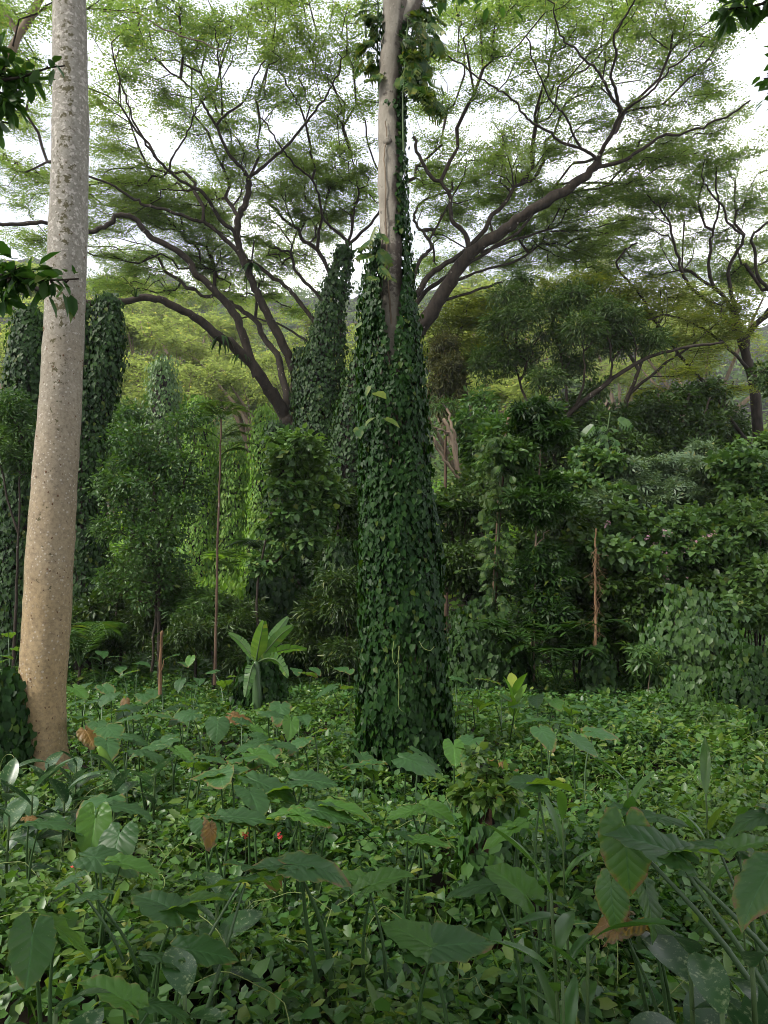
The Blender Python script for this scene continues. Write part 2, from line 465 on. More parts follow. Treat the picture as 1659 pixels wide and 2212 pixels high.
def spotted_bark():
    """tall pale trunk: tan foot, grey lichened upper part, white dots, dark pimples, a mossy side"""
    m, nt, N, L, out = new_mat('spotted_bark')
    tc = N.new('ShaderNodeTexCoord'); P = tc.outputs['Object']
    sep = N.new('ShaderNodeSeparateXYZ'); L.new(P, sep.inputs[0])
    mp = N.new('ShaderNodeMapping'); mp.inputs['Scale'].default_value = (1, 1, .25); L.new(P, mp.inputs['Vector'])
    n1 = node(N, 'TexNoise', Scale=5.0, Detail=6.0, Roughness=.65); L.new(mp.outputs['Vector'], n1.inputs['Vector'])
    n2 = node(N, 'TexNoise', Scale=26.0, Detail=5.0, Roughness=.7); L.new(P, n2.inputs['Vector'])
    n3 = node(N, 'TexNoise', Scale=1.3, Detail=3.0); L.new(P, n3.inputs['Vector'])
    hz = math_(N, L, 'ADD', sep.outputs['Z'], math_(N, L, 'MULTIPLY', n3.outputs['Fac'], 2.6))
    up = maprange(N, L, hz, 2.8, 7.0)
    tan = mixc(N, L, n1.outputs['Fac'], (.195, .130, .058), (.355, .268, .150))
    grey = mixc(N, L, n1.outputs['Fac'], (.128, .12, .10), (.268, .252, .212))
    col = mixc(N, L, up, tan, grey)
    col = mixc(N, L, maprange(N, L, n2.outputs['Fac'], .42, .66, 0, .55), col, (.075, .052, .037))
    # crusts of pale lichen, more of them higher up
    thr = maprange(N, L, sep.outputs['Z'], 1.5, 6.5, .74, .55)
    n4 = node(N, 'TexNoise', Scale=19.0, Detail=5.0, Roughness=.62); L.new(P, n4.inputs['Vector'])
    lf = maprange(N, L, math_(N, L, 'SUBTRACT', n4.outputs['Fac'], thr), 0.0, .05, 0, .6)
    col = mixc(N, L, lf, col, (.40, .37, .325))
    # small white dots
    v1 = node(N, 'TexVoronoi', Scale=21.0, Randomness=1.0); L.new(P, v1.inputs['Vector'])
    dots = math_(N, L, 'MULTIPLY', maprange(N, L, v1.outputs['Distance'], math_(N, L, 'MULTIPLY', n4.outputs['Fac'], .36), math_(N, L, 'MULTIPLY', n4.outputs['Fac'], .5), 1, 0), maprange(N, L, n3.outputs['Fac'], .38, .54))
    col = mixc(N, L, math_(N, L, 'MULTIPLY', dots, .5), col, (.42, .385, .33))
    # moss on one side, in flakes running up the trunk
    geo = N.new('ShaderNodeNewGeometry')
    dp = N.new('ShaderNodeVectorMath'); dp.operation = 'DOT_PRODUCT'; dp.inputs[1].default_value = (.16, -.98, 0)
    L.new(geo.outputs['Normal'], dp.inputs[0])
    n5 = node(N, 'TexNoise', Scale=13.0, Detail=5.0, Roughness=.7); L.new(P, n5.inputs['Vector'])
    mz = maprange(N, L, sep.outputs['Z'], 2.0, 5.0, .66, .545)
    side = math_(N, L, 'MULTIPLY', maprange(N, L, dp.outputs['Value'], .80, .98, .12, 0), -1.0)
    n6 = node(N, 'TexNoise', Scale=2.2, Detail=2.0); L.new(P, n6.inputs['Vector'])
    ms = math_(N, L, 'ADD', math_(N, L, 'ADD', n5.outputs['Fac'], side), math_(N, L, 'MULTIPLY', math_(N, L, 'SUBTRACT', n6.outputs['Fac'], .5), .3))
    mf = maprange(N, L, math_(N, L, 'SUBTRACT', ms, mz), 0.0, .03, 0, .9)
    col = mixc(N, L, mf, col, mixc(N, L, n2.outputs['Fac'], (.035, .028, .014), (.07, .062, .02)))
    # green algae on the left flank
    dl = N.new('ShaderNodeVectorMath'); dl.operation = 'DOT_PRODUCT'; dl.inputs[1].default_value = (-1, 0, 0)
    L.new(geo.outputs['Normal'], dl.inputs[0])
    af = math_(N, L, 'MULTIPLY', maprange(N, L, dl.outputs['Value'], .6, .95), maprange(N, L, n1.outputs['Fac'], .45, .6, 0, .6))
    col = mixc(N, L, af, col, (.06, .07, .022))
    p = N.new('ShaderNodeBsdfPrincipled'); p.inputs['Roughness'].default_value = .85; p.inputs['Specular IOR Level'].default_value = .25
    L.new(col, p.inputs['Base Color'])
    h = math_(N, L, 'ADD', math_(N, L, 'MULTIPLY', n2.outputs['Fac'], .6), math_(N, L, 'ADD', n1.outputs['Fac'], math_(N, L, 'MULTIPLY', lf, .35)))
    b = N.new('ShaderNodeBump'); b.inputs['Strength'].default_value = .45; b.inputs['Distance'].default_value = .012
    L.new(h, b.inputs['Height']); L.new(b.outputs['Normal'], p.inputs['Normal'])
    L.new(p.outputs['BSDF'], out.inputs['Surface'])
    return m

def smooth_pale_bark():
    """smooth grey trunk with a dark weathered streak down its right"""
    m, nt, N, L, out = new_mat('smooth_pale_bark')
    tc = N.new('ShaderNodeTexCoord'); P = tc.outputs['Object']
    sep = N.new('ShaderNodeSeparateXYZ'); L.new(P, sep.inputs[0])
    mp = N.new('ShaderNodeMapping'); mp.inputs['Scale'].default_value = (1, 1, .35); L.new(P, mp.inputs['Vector'])
    n1 = node(N, 'TexNoise', Scale=7.0, Detail=6.0, Roughness=.65); L.new(mp.outputs['Vector'], n1.inputs['Vector'])
    n2 = node(N, 'TexNoise', Scale=3.0, Detail=5.0, Roughness=.6); L.new(mp.outputs['Vector'], n2.inputs['Vector'])
    n3 = node(N, 'TexNoise', Scale=30.0, Detail=4.0); L.new(P, n3.inputs['Vector'])
    col = mixc(N, L, maprange(N, L, n1.outputs['Fac'], .3, .7), (.122, .106, .082), (.25, .226, .182))
    geo = N.new('ShaderNodeNewGeometry')
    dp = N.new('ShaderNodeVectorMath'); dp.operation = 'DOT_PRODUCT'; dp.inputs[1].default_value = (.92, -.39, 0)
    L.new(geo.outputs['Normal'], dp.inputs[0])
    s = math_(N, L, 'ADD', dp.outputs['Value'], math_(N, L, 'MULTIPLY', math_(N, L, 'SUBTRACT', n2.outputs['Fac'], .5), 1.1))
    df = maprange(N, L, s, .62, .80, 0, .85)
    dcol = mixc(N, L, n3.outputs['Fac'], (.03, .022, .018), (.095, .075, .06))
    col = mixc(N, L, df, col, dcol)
    # sooty band round the middle
    n4 = node(N, 'TexNoise', Scale=9.0, Detail=5.0, Roughness=.7); L.new(P, n4.inputs['Vector'])
    band = math_(N, L, 'MULTIPLY', maprange(N, L, sep.outputs['Z'], 5.9, 6.6), maprange(N, L, sep.outputs['Z'], 6.9, 7.6, 1, 0))
    bf = maprange(N, L, math_(N, L, 'ADD', n4.outputs['Fac'], math_(N, L, 'MULTIPLY', band, .18)), .60, .68, 0, .75)
    col = mixc(N, L, bf, col, (.045, .034, .027))
    col = mixc(N, L, maprange(N, L, n3.outputs['Fac'], .6, .7, 0, .35), col, (.32, .285, .24))
    p = N.new('ShaderNodeBsdfPrincipled'); p.inputs['Roughness'].default_value = .8; p.inputs['Specular IOR Level'].default_value = .25
    L.new(col, p.inputs['Base Color'])
    b = N.new('ShaderNodeBump'); b.inputs['Strength'].default_value = .4; b.inputs['Distance'].default_value = .015
    L.new(math_(N, L, 'ADD', n1.outputs['Fac'], math_(N, L, 'MULTIPLY', n3.outputs['Fac'], .3)), b.inputs['Height']); L.new(b.outputs['Normal'], p.inputs['Normal'])
    L.new(p.outputs['BSDF'], out.inputs['Surface'])
    return m

def taro_mat(name, top, under, dry=.35, yellow=False):
    """elephant ear blade: ribs, waxy top, thin body, browned margin; local x runs to the tip, y across"""
    m, nt, N, L, out = new_mat(name)
    tc = N.new('ShaderNodeTexCoord'); P = tc.outputs['Object']
    sep = N.new('ShaderNodeSeparateXYZ'); L.new(P, sep.inputs[0])
    ay = math_(N, L, 'ABSOLUTE', sep.outputs['Y'])
    # side ribs leave the midrib slanting to the tip
    ph = math_(N, L, 'MULTIPLY', math_(N, L, 'SUBTRACT', sep.outputs['X'], math_(N, L, 'MULTIPLY', math_(N, L, 'POWER', ay, .85), .7)), 5.5)
    fr = math_(N, L, 'ABSOLUTE', math_(N, L, 'SUBTRACT', math_(N, L, 'FRACT', ph), .5))
    rib = maprange(N, L, fr, .462, .49)
    mid = maprange(N, L, ay, .012, .024, 1, 0)
    vein = math_(N, L, 'MAXIMUM', math_(N, L, 'MULTIPLY', rib, .35), mid)
    oi = N.new('ShaderNodeObjectInfo')
    n1 = node(N, 'TexNoise', Scale=3.0, Detail=4.0); L.new(P, n1.inputs['Vector'])
    col = mixc(N, L, oi.outputs['Random'], tuple(c * .75 for c in top), tuple(c * 1.3 for c in top))
    col = mixc(N, L, maprange(N, L, n1.outputs['Fac'], .4, .7, 0, .4), col, tuple(c * 1.45 for c in top))
    if yellow:
        col = mixc(N, L, maprange(N, L, fr, .12, .34), (.30, .17, .015), (.04, .045, .012))
    col = mixc(N, L, math_(N, L, 'MULTIPLY', vein, .55), col, tuple(min(1, c * 2.2) for c in top))
    at_ = N.new('ShaderNodeAttribute'); at_.attribute_name = 'margin'
    n2 = node(N, 'TexNoise', Scale=4.0, Detail=5.0, Roughness=.7); L.new(P, n2.inputs['Vector'])
    n2.inputs['Scale'].default_value = 3.5
    nb = node(N, 'TexNoise', Scale=1.6, Detail=2.0); L.new(tc.outputs['Object'], nb.inputs['Vector'])
    e = math_(N, L, 'ADD', at_.outputs['Fac'], math_(N, L, 'MULTIPLY', math_(N, L, 'SUBTRACT', n2.outputs['Fac'], .5), 1.3))
    e = math_(N, L, 'ADD', e, math_(N, L, 'MULTIPLY', math_(N, L, 'SUBTRACT', oi.outputs['Random'], .6), .35))
    ef = maprange(N, L, e, 1.02 - dry * .2, 1.12 - dry * .2)
    ye = maprange(N, L, e, .9 - dry * .2, 1.02 - dry * .2, 0, .6)
    col = mixc(N, L, ye, col, (.16, .17, .03))
    col = mixc(N, L, ef, col, mixc(N, L, n1.outputs['Fac'], (.10, .06, .022), (.20, .14, .065)))
    # chewed pinholes and specks
    v = node(N, 'TexVoronoi', Scale=13.0); L.new(P, v.inputs['Vector'])
    col = mixc(N, L, maprange(N, L, v.outputs['Distance'], .05, .075, .7, 0), col, (.33, .33, .2))
    p = N.new('ShaderNodeBsdfPrincipled'); p.inputs['Roughness'].default_value = .45; p.inputs['Specular IOR Level'].default_value = .34
    L.new(col, p.inputs['Base Color'])
    b = N.new('ShaderNodeBump'); b.inputs['Strength'].default_value = .22; b.inputs['Distance'].default_value = .02
    wave = math_(N, L, 'SUBTRACT', math_(N, L, 'MULTIPLY', math_(N, L, 'MULTIPLY', fr, fr), -2.4), math_(N, L, 'MULTIPLY', mid, .3))
    L.new(wave, b.inputs['Height']); L.new(b.outputs['Normal'], p.inputs['Normal'])
    t = N.new('ShaderNodeBsdfTranslucent')
    tcol = mixc(N, L, math_(N, L, 'MULTIPLY', vein, .8), under, tuple(c * .3 for c in under))
    L.new(mixc(N, L, ef, tcol, (.2, .12, .04)), t.inputs['Color'])
    ms = N.new('ShaderNodeMixShader'); ms.inputs['Fac'].default_value = .42
    L.new(p.outputs['BSDF'], ms.inputs[1]); L.new(t.outputs['BSDF'], ms.inputs[2]); L.new(ms.outputs['Shader'], out.inputs['Surface'])
    return m

def mottled_mat():
    """dumb cane: dark oval leaf flecked cream between its ribs"""
    m, nt, N, L, out = new_mat('mottled_leaf')
    tc = N.new('ShaderNodeTexCoord'); P = tc.outputs['Object']
    sep = N.new('ShaderNodeSeparateXYZ'); L.new(P, sep.inputs[0])
    ay = math_(N, L, 'ABSOLUTE', sep.outputs['Y'])
    ph = math_(N, L, 'MULTIPLY', math_(N, L, 'SUBTRACT', sep.outputs['X'], math_(N, L, 'MULTIPLY', ay, 1.1)), 11)
    n0 = node(N, 'TexNoise', Scale=9.0, Detail=3.0); L.new(P, n0.inputs['Vector'])
    fr = math_(N, L, 'ABSOLUTE', math_(N, L, 'SUBTRACT', math_(N, L, 'FRACT', math_(N, L, 'ADD', ph, math_(N, L, 'MULTIPLY', n0.outputs['Fac'], .7))), .5))
    n1 = node(N, 'TexNoise', Scale=11.0, Detail=4.0, Roughness=.7); L.new(P, n1.inputs['Vector'])
    f = math_(N, L, 'MULTIPLY', maprange(N, L, fr, .05, .4, .25, 1), maprange(N, L, n1.outputs['Fac'], .53, .62))
    f = math_(N, L, 'MULTIPLY', f, maprange(N, L, ay, .02, .06, .3, 1))
    oi = N.new('ShaderNodeObjectInfo')
    base = mixc(N, L, oi.outputs['Random'], (.02, .06, .018), (.036, .09, .026))
    col = mixc(N, L, math_(N, L, 'MULTIPLY', f, .8), base, (.22, .27, .14))
    p = N.new('ShaderNodeBsdfPrincipled'); p.inputs['Roughness'].default_value = .35; p.inputs['Specular IOR Level'].default_value = .5
    L.new(col, p.inputs['Base Color'])
    t = N.new('ShaderNodeBsdfTranslucent')
    L.new(mixc(N, L, 1.0, col, col), t.inputs['Color'])
    ms = N.new('ShaderNodeMixShader'); ms.inputs['Fac'].default_value = .3
    L.new(p.outputs['BSDF'], ms.inputs[1]); L.new(t.outputs['BSDF'], ms.inputs[2]); L.new(ms.outputs['Shader'], out.inputs['Surface'])
    return m

M['pole'] = spotted_bark()
M['smooth'] = smooth_pale_bark()
M['taro'] = taro_mat('elephant_ear_leaf', (.034, .088, .026), (.11, .21, .012), .08)
M['taro_young'] = taro_mat('young_elephant_ear_leaf', (.05, .125, .02), (.19, .34, .02), -.2)
M['taro_dry'] = taro_mat('withered_elephant_ear_leaf', (.17, .10, .03), (.2, .11, .02), 1.6)
M['taro_yellow'] = taro_mat('yellowing_elephant_ear_leaf', (.3, .2, .03), (.4, .26, .03), 1.0, True)
M['mottled'] = mottled_mat()
M['soil'] = plain_mat('leaf_litter_soil', (.014, .011, .007), .95, .1, .6, 3)

# ------------------------------------------------------------------ the land
RIDGE_X = np.array([-2500, -600, -200, 0, 60, 110, 170, 205, 270, 315, 400, 520, 650, 800, 950, 1030, 1140, 1210, 1330, 1480, 1659, 1900, 2400, 4200])
RIDGE_Y = np.array([560, 540, 495, 486, 490, 512, 532, 518, 545, 518, 548, 575, 580, 570, 560, 556, 540, 572, 588, 620, 645, 640, 600, 600])

def ground_z(x, y):
    x, y = np.asarray(x, float), np.asarray(y, float)
    yy = np.maximum(y, 1.0)
    px = PW / 2 + FPX * x / np.maximum(yy, 12)
    ridge = CAM_Z + (1296 - np.interp(px, RIDGE_X, RIDGE_Y)) / FPX * 400
    prof = np.interp(yy, [0, 22, 45, 90, 160, 260, 400, 520, 900], [0, 0, .012, .055, .20, .52, 1.0, .8, .3])
    z = prof * (ridge - 8)
    bump = (fbm(x / 9, y / 9, 3) - .5) * np.interp(yy, [0, 8, 30, 100, 200, 400], [.1, .35, .6, 3, 18, 10])
    return z + bump

def build_ground():
    ys = np.concatenate([np.arange(-14, 24, .8), np.geomspace(24, 900, 60)])
    u = np.linspace(-1, 1, 121)
    X, Y, Z = [], [], []
    for y in ys:
        half = 16 + max(y, 0) * 1.25
        x = u * half
        X.append(x); Y.append(np.full_like(x, y)); Z.append(ground_z(x, np.full_like(x, y)))
    V = np.stack([np.array(X).ravel(), np.array(Y).ravel(), np.array(Z).ravel()], -1)
    n, k = len(ys), len(u)
    i = np.arange(n - 1)[:, None] * k; j = np.arange(k - 1)[None]
    Q = np.stack([i + j, i + j + 1, i + k + j + 1, i + k + j], -1).reshape(-1, 4)
    o = obj('ground', mesh_np('ground', V, [Q], M['soil'], True), kind='structure')
    return o
build_ground()

def crowns(buf, C, R, nleaf, size, tmpl=LF_DIAMOND, flat=.62):
    """leafy domes: many small leaf clumps over each dome"""
    for c, r in zip(C, R):
        k = 4
        sub = c + rdir(k, .5) * r * .45
        sr = r * rng.uniform(.5, .75, k)
        w = rng.integers(0, k, nleaf)
        d = rdir(nleaf); d[:, 2] = np.abs(d[:, 2]) * 1.0 - .12
        d = norm(d)
        p = sub[w] + d * sr[w][:, None] * rng.uniform(.75, 1.05, nleaf)[:, None] * np.array([1, 1, flat])
        nr = norm(d * .8 + np.array([0, 0, .8]) + rng.normal(size=(nleaf, 3)) * .45)
        scatter(buf, tmpl, p, rdir(nleaf, .35), nr, size * rng.uniform(.6, 1.3, nleaf))

def build_far_forest():
    """the wooded slope behind the valley, one mass of crowns"""
    buf = Buf()
    C, R = [], []
    for k in range(1700):
        y = 95 * (430 / 95) ** rng.random()
        px = rng.uniform(-500, 2150)
        x = (px - PW / 2) / FPX * y
        C.append((x, y)); R.append(rng.uniform(3.2, 6.8) * (1 + (y > 200) * .25))
    C = np.array(C); R = np.array(R)
    z = ground_z(C[:, 0], C[:, 1]) + rng.uniform(1.5, 6, len(C))
    C3 = np.column_stack([C, z])
    near = C[:, 1] < 170
    crowns(buf, C3[near], R[near], 95, 1.15)
    crowns(buf, C3[~near], R[~near], 48, 2.1)
    obj('forest', buf.mesh('forest', M['far']), kind='stuff', label='haze tinted green forest covering the far valley slope')
build_far_forest()

# ------------------------------------------------------------------ growing trees
class Skel:
    def __init__(self):
        self.P = []; self.par = []; self.pl = []; self.minr = []
    def add(self, p, par, r=0.0):
        self.P.append(np.asarray(p, float)); self.par.append(par); self.minr.append(r)
        self.pl.append(0.0 if par < 0 else self.pl[par] + float(np.linalg.norm(self.P[-1] - self.P[par])))
        return len(self.P) - 1

def limb_path(pts, d0, d1, r0, r1, sub=4, jit=.01, pw=1.0):
    """pixel polyline at depths d0..d1 -> world path and radii (radii given in pixels)"""
    n = len(pts)
    L = np.concatenate([[0], np.cumsum([math.dist(pts[i][:2], pts[i + 1][:2]) for i in range(n - 1)])]); L /= L[-1]
    d = d0 + (d1 - d0) * L ** pw
    P = np.array([at(p[0], p[1], dd) for p, dd in zip(pts, d)])
    S = smooth_path(P, sub=sub)
    t = np.linspace(0, 1, len(S))
    r = (r0 + (r1 - r0) * t ** .6) * .86
    R = r * np.interp(t, np.linspace(0, 1, n), d) / FPX
    S = S + rng.normal(size=S.shape) * jit * np.linspace(.3, 1, len(S))[:, None]
    return S, R

def grow(sk, targets, bf=.35, seg=.5, sag=.05, jit=.06):
    """connect every target to the cheapest node of the skeleton (length plus a share of path length)"""
    T = np.asarray(targets, float)
    P = np.array(sk.P); pl = np.array(sk.pl)
    best = np.full(len(T), np.inf); bi = np.zeros(len(T), int)
    for s in range(0, len(P), 400):
        D = np.linalg.norm(T[:, None] - P[None, s:s + 400], axis=2) + bf * pl[None, s:s + 400]
        m = D.argmin(1); v = D[np.arange(len(T)), m]
        u = v < best; best[u] = v[u]; bi[u] = m[u] + s
    done = np.zeros(len(T), bool); ends = np.zeros(len(T), int)
    def upd(idx):
        c = np.linalg.norm(T - sk.P[idx], axis=1) + bf * sk.pl[idx]
        u = (c < best) & ~done
        best[u] = c[u]; bi[u] = idx
    for _ in range(len(T)):
        i = int(np.where(done, np.inf, best).argmin())
        done[i] = True
        a = bi[i]; A, B = sk.P[a], T[i]
        Ln = float(np.linalg.norm(B - A)); k = max(1, int(Ln / seg))
        prev = a
        off = rng.normal(size=3) * jit * Ln
        for q in range(1, k + 1):
            t = q / k
            p = A + (B - A) * t + off * math.sin(math.pi * t) - np.array([0, 0, sag * Ln * math.sin(math.pi * t)])
            if q < k: p = p + rng.normal(size=3) * .025 * min(Ln, 2)
            prev = sk.add(p, prev); upd(prev)
        ends[i] = prev
    return ends

def twig_buf(sk, first, rtip=.006, ex=2.3, rmax=.2, sides=4, skip=()):
    """tubes for all nodes from index `first` on"""
    n = len(sk.P)
    kids = [[] for _ in range(n)]
    for i in range(n):
        if sk.par[i] >= 0: kids[sk.par[i]].append(i)
    w = np.zeros(n)
    for i in range(n - 1, -1, -1):
        if i >= first:
            w[i] = rtip ** ex if not [k for k in kids[i] if k >= first] else sum(w[k] for k in kids[i] if k >= first)
    r = np.minimum(w ** (1 / ex), rmax)
    buf = Buf()
    used = np.zeros(n, bool)
    for i in range(first, n):
        if used[i]: continue
        chain = [sk.par[i], i] if sk.par[i] >= 0 else [i]
        used[i] = True
        c = i
        while True:
            ks = [k for k in kids[c] if k >= first and not used[k]]
            if not ks: break
            c = max(ks, key=lambda q: w[q]); used[c] = True; chain.append(c)
        if len(chain) < 2: continue
        P = np.array([sk.P[q] for q in chain])
        R = np.array([r[q] for q in chain]); R[0] = min(R[1] * 1.15, rmax)
        V, Q, Tr = tube(P, np.maximum(R, .0035), sides if R[1] > .02 else 3, False)
        buf.add(V, Q)
    return buf

def lobe_px(cx, cy, hw, hh, d, dep=None):
    m = mpp(d)
    return at(cx, cy, d), np.array([hw * m, (dep if dep is not None else hw * m), hh * m])

def lobe_points(lobes, n, shell=.35, top=None):
    """points in ellipsoids, towards their skins; returns points and outward directions"""
    C = np.array([l[0] for l in lobes]); R = np.array([l[1] for l in lobes])
    a = (R[:, 0] * R[:, 2] + R[:, 0] * R[:, 1]) ** .8
    w = rng.choice(len(lobes), n, p=a / a.sum())
    d = rdir(n)
    if top is not None:
        d[:, 2] = np.where((d[:, 2] < 0) & (rng.random(n) < top), -d[:, 2], d[:, 2])
    rad = 1 - shell * rng.random(n) ** 1.5
    return C[w] + d * R[w] * rad[:, None], norm(d / R[w])

def leafage(buf, pts, out, k, tmpl, size, spread=.12, up=1.0, ob=.4, rb=.4, droop=.2, flat=.5, vary=.3, radial=.8):
    """k leaves round each point"""
    n = len(pts) * k
    P = np.repeat(pts, k, 0); O = np.repeat(out, k, 0)
    s = rdir(n, flat)
    P = P + s * spread * rng.uniform(.2, 1, n)[:, None]
    tip = norm(s * radial + O * .5 + rng.normal(size=(n, 3)) * .3 - np.array([0, 0, droop]))
    nr = norm(np.array([0, 0, up]) + O * ob + rng.normal(size=(n, 3)) * rb)
    scatter(buf, tmpl, P, tip, nr, size * rng.uniform(1 - vary, 1 + vary, n))

INST_GROUPS = {}
def inst_group(n):
    """geometry nodes: put one of n sprig meshes on every point (rotation, scale and choice stored on the points)"""
    if n in INST_GROUPS: return INST_GROUPS[n]
    ng = bpy.data.node_groups.new('sprigs_on_points', 'GeometryNodeTree')
    ng.interface.new_socket('Geometry', in_out='INPUT', socket_type='NodeSocketGeometry')
    ids = [ng.interface.new_socket('Sprig %d' % k, in_out='INPUT', socket_type='NodeSocketObject').identifier for k in range(n)]
    ng.interface.new_socket('Geometry', in_out='OUTPUT', socket_type='NodeSocketGeometry')
    N, L = ng.nodes, ng.links
    gi, go = N.new('NodeGroupInput'), N.new('NodeGroupOutput')
    ip = N.new('GeometryNodeInstanceOnPoints'); ip.inputs['Pick Instance'].default_value = True
    jn = N.new('GeometryNodeJoinGeometry')
    for k in range(n):
        oi = N.new('GeometryNodeObjectInfo'); oi.inputs['As Instance'].default_value = True
        L.new(gi.outputs[k + 1], oi.inputs['Object']); L.new(oi.outputs['Geometry'], jn.inputs['Geometry'])
    def attr(name, typ):
        a = N.new('GeometryNodeInputNamedAttribute'); a.data_type = typ; a.inputs['Name'].default_value = name
        return a.outputs['Attribute']
    er = N.new('FunctionNodeEulerToRotation')
    L.new(attr('rot', 'FLOAT_VECTOR'), er.inputs[0]); L.new(er.outputs[0], ip.inputs['Rotation'])
    L.new(attr('scl', 'FLOAT'), ip.inputs['Scale']); L.new(attr('idx', 'INT'), ip.inputs['Instance Index'])
    mp = N.new('GeometryNodeMeshToPoints')
    L.new(gi.outputs[0], mp.inputs['Mesh']); L.new(mp.outputs['Points'], ip.inputs['Points']); L.new(jn.outputs['Geometry'], ip.inputs['Instance'])
    L.new(ip.outputs['Instances'], go.inputs[0])
    INST_GROUPS[n] = (ng, ids)
    return INST_GROUPS[n]

def sprigs(name, root, sets, kind='stuff', label=None, origin=(0, 0, 0)):
    """sets: list of (points, list of sprig meshes, tilt, scale spread); one object"""
    org = np.array(root.location) if root is not None else np.array(origin, float)
    P, rot, scl, idx, objs = [], [], [], [], []
    for pts, meshes, tilt, sv in sets:
        n = len(pts); P.append(np.asarray(pts) - org)
        rot.append(np.stack([rng.normal(size=n) * tilt, rng.normal(size=n) * tilt, rng.uniform(0, 2 * math.pi, n)], -1))
        scl.append(rng.uniform(1 - sv, 1 + sv, n)); idx.append(rng.integers(0, len(meshes), n) + len(objs))
        for me in meshes: objs.append(bpy.data.objects.new('sprig', me))
    P, rot, scl, idx = np.concatenate(P), np.concatenate(rot), np.concatenate(scl), np.concatenate(idx)
    nO = len(objs); idx = nO - 1 - idx if JOIN_REVERSED else idx
    me = bpy.data.meshes.new(name); me.vertices.add(len(P)); me.vertices.foreach_set('co', P.astype(np.float32).ravel())
    for nm, typ, key, arr in (('rot', 'FLOAT_VECTOR', 'vector', rot), ('scl', 'FLOAT', 'value', scl), ('idx', 'INT', 'value', idx)):
        a = me.attributes.new(nm, typ, 'POINT'); a.data.foreach_set(key, np.ascontiguousarray(arr, np.int32 if typ == 'INT' else np.float32).ravel())
    o = obj(name, me, root, kind, label)
    ng, ids = inst_group(nO)
    md = o.modifiers.new('sprigs', 'NODES'); md.node_group = ng
    for k, i in enumerate(ids): md[i] = objs[k]
    return o
JOIN_REVERSED = True

def sprig_meshes(mat, k, tmpl, size, fol=None, n=5):
    out = []
    f = dict(spread=size * .9); f.update(fol or {})
    for q in range(n):
        b = Buf(); leafage(b, np.zeros((1, 3)), np.zeros((1, 3)), k, tmpl, size, **f)
        out.append(b.mesh('sprig', mat))
    return out

LEAFLET = T_([(0, 0, 0), (.5, .28, .03), (1, 0, -.03), (.5, -.28, .03)], [(0, 2, 1), (0, 3, 2)])
def lacy_meshes(mat, k, size, spread, flat=.16, n=6):
    """flat spray of small leaflets on a few fine rachises"""
    out = []
    for q in range(n):
        b = Buf(); m = max(4, k // 9); P, D = [], []
        for r in range(m):
            a = rng.uniform(0, 2 * math.pi); d = np.array([math.cos(a), math.sin(a), rng.normal() * .1]); s = np.array([-d[1], d[0], 0])
            o = rdir(1, flat)[0] * spread * .25
            for j in range(9):
                t = (j + 1) / 9; sg = 1 if j % 2 else -1
                P.append(o + d * spread * t * rng.uniform(.85, 1.05) + np.array([0, 0, -.10 * spread * t * t + rng.normal() * .02])); D.append(s * sg + d * .6)
        P, D = np.array(P), np.array(D)
        scatter(b, LEAFLET, P, D, norm(np.array([0, 0, 1.0]) + rng.normal(size=(len(P), 3)) * .3), size * rng.uniform(.7, 1.3, len(P)))
        out.append(b.mesh('sprig', mat))
    return out

def part(buf, name, mat, root, kind=None, smooth=False, label=None):
    me = buf.mesh(name, mat, root.location, smooth)
    if me is None: return None
    return obj(name, me, root, kind, label)

def tree(name, label, cat, base, limbs, lobes, leaf, bark, twig=None, ntarget=300, k=8, size=.2, tmpl=LF_OVAL,
         group=None, bf=.3, sides=7, shell=.6, top=.4, fol=None, rtip=.006, seg=.5, limb_name='limb', crown_name='crown', extra=None, rmax=.12, wob=.25, dips=None):
    """limbs: list of (world path, radii); the first is the trunk"""
    root = thing(name, label, cat, base, group)
    sk = Skel()
    for li, (P, R) in enumerate(limbs):
        b = Buf(); V, Q, T = tube(P, R, sides if R.max() < .3 else sides + 4, True, wob, li * 3 + 1); b.add(V, Q, T)
        part(b, 'trunk' if li == 0 else limb_name, bark, root, smooth=True)
        prev = -1
        if sk.P:
            D = np.linalg.norm(np.array(sk.P) - P[0], axis=1); prev = int(D.argmin())
        for p, r in zip(P, R):
            prev = sk.add(p, prev, r)
    first = len(sk.P)
    pts, out = lobe_points(lobes, ntarget, shell, top)
    if dips:
        p2, o2 = lobe_points(dips, 9 * len(dips), 1.0)
        pts, out = np.vstack([pts, p2]), np.vstack([out, o2])
    if first and ntarget:
        grow(sk, pts, bf, seg)
        part(twig_buf(sk, first, rtip, rmax=rmax), 'twigs', twig or M['twig'], root, 'stuff')
    sets = []
    if dips:
        sets.append((p2, sprig_meshes(leaf, 3, LF_OVAL, size * .42, dict(spread=size * .3, up=.9, ob=.3, rb=.6, droop=.5, flat=.8)), .3, .25))
        pts, out = pts[:ntarget], out[:ntarget]
    sets.append((pts, sprig_meshes(leaf, k, tmpl, size, fol), .3, .25))
    sprigs(crown_name, root, sets)
    return root

# ------------------------------------------------------------------ big trees
def px_column(pts, d, sub=5):
    """pixel rows (x centre, y, half width) -> path from the foot upwards, radii"""
    P = np.array([at(p[0], p[1], d) for p in pts]); R = np.array([p[2] * mpp(d) for p in pts])
    S = smooth_path(P, sub=sub)
    return S, np.interp(np.linspace(0, 1, len(S)), np.linspace(0, 1, len(R)), R)

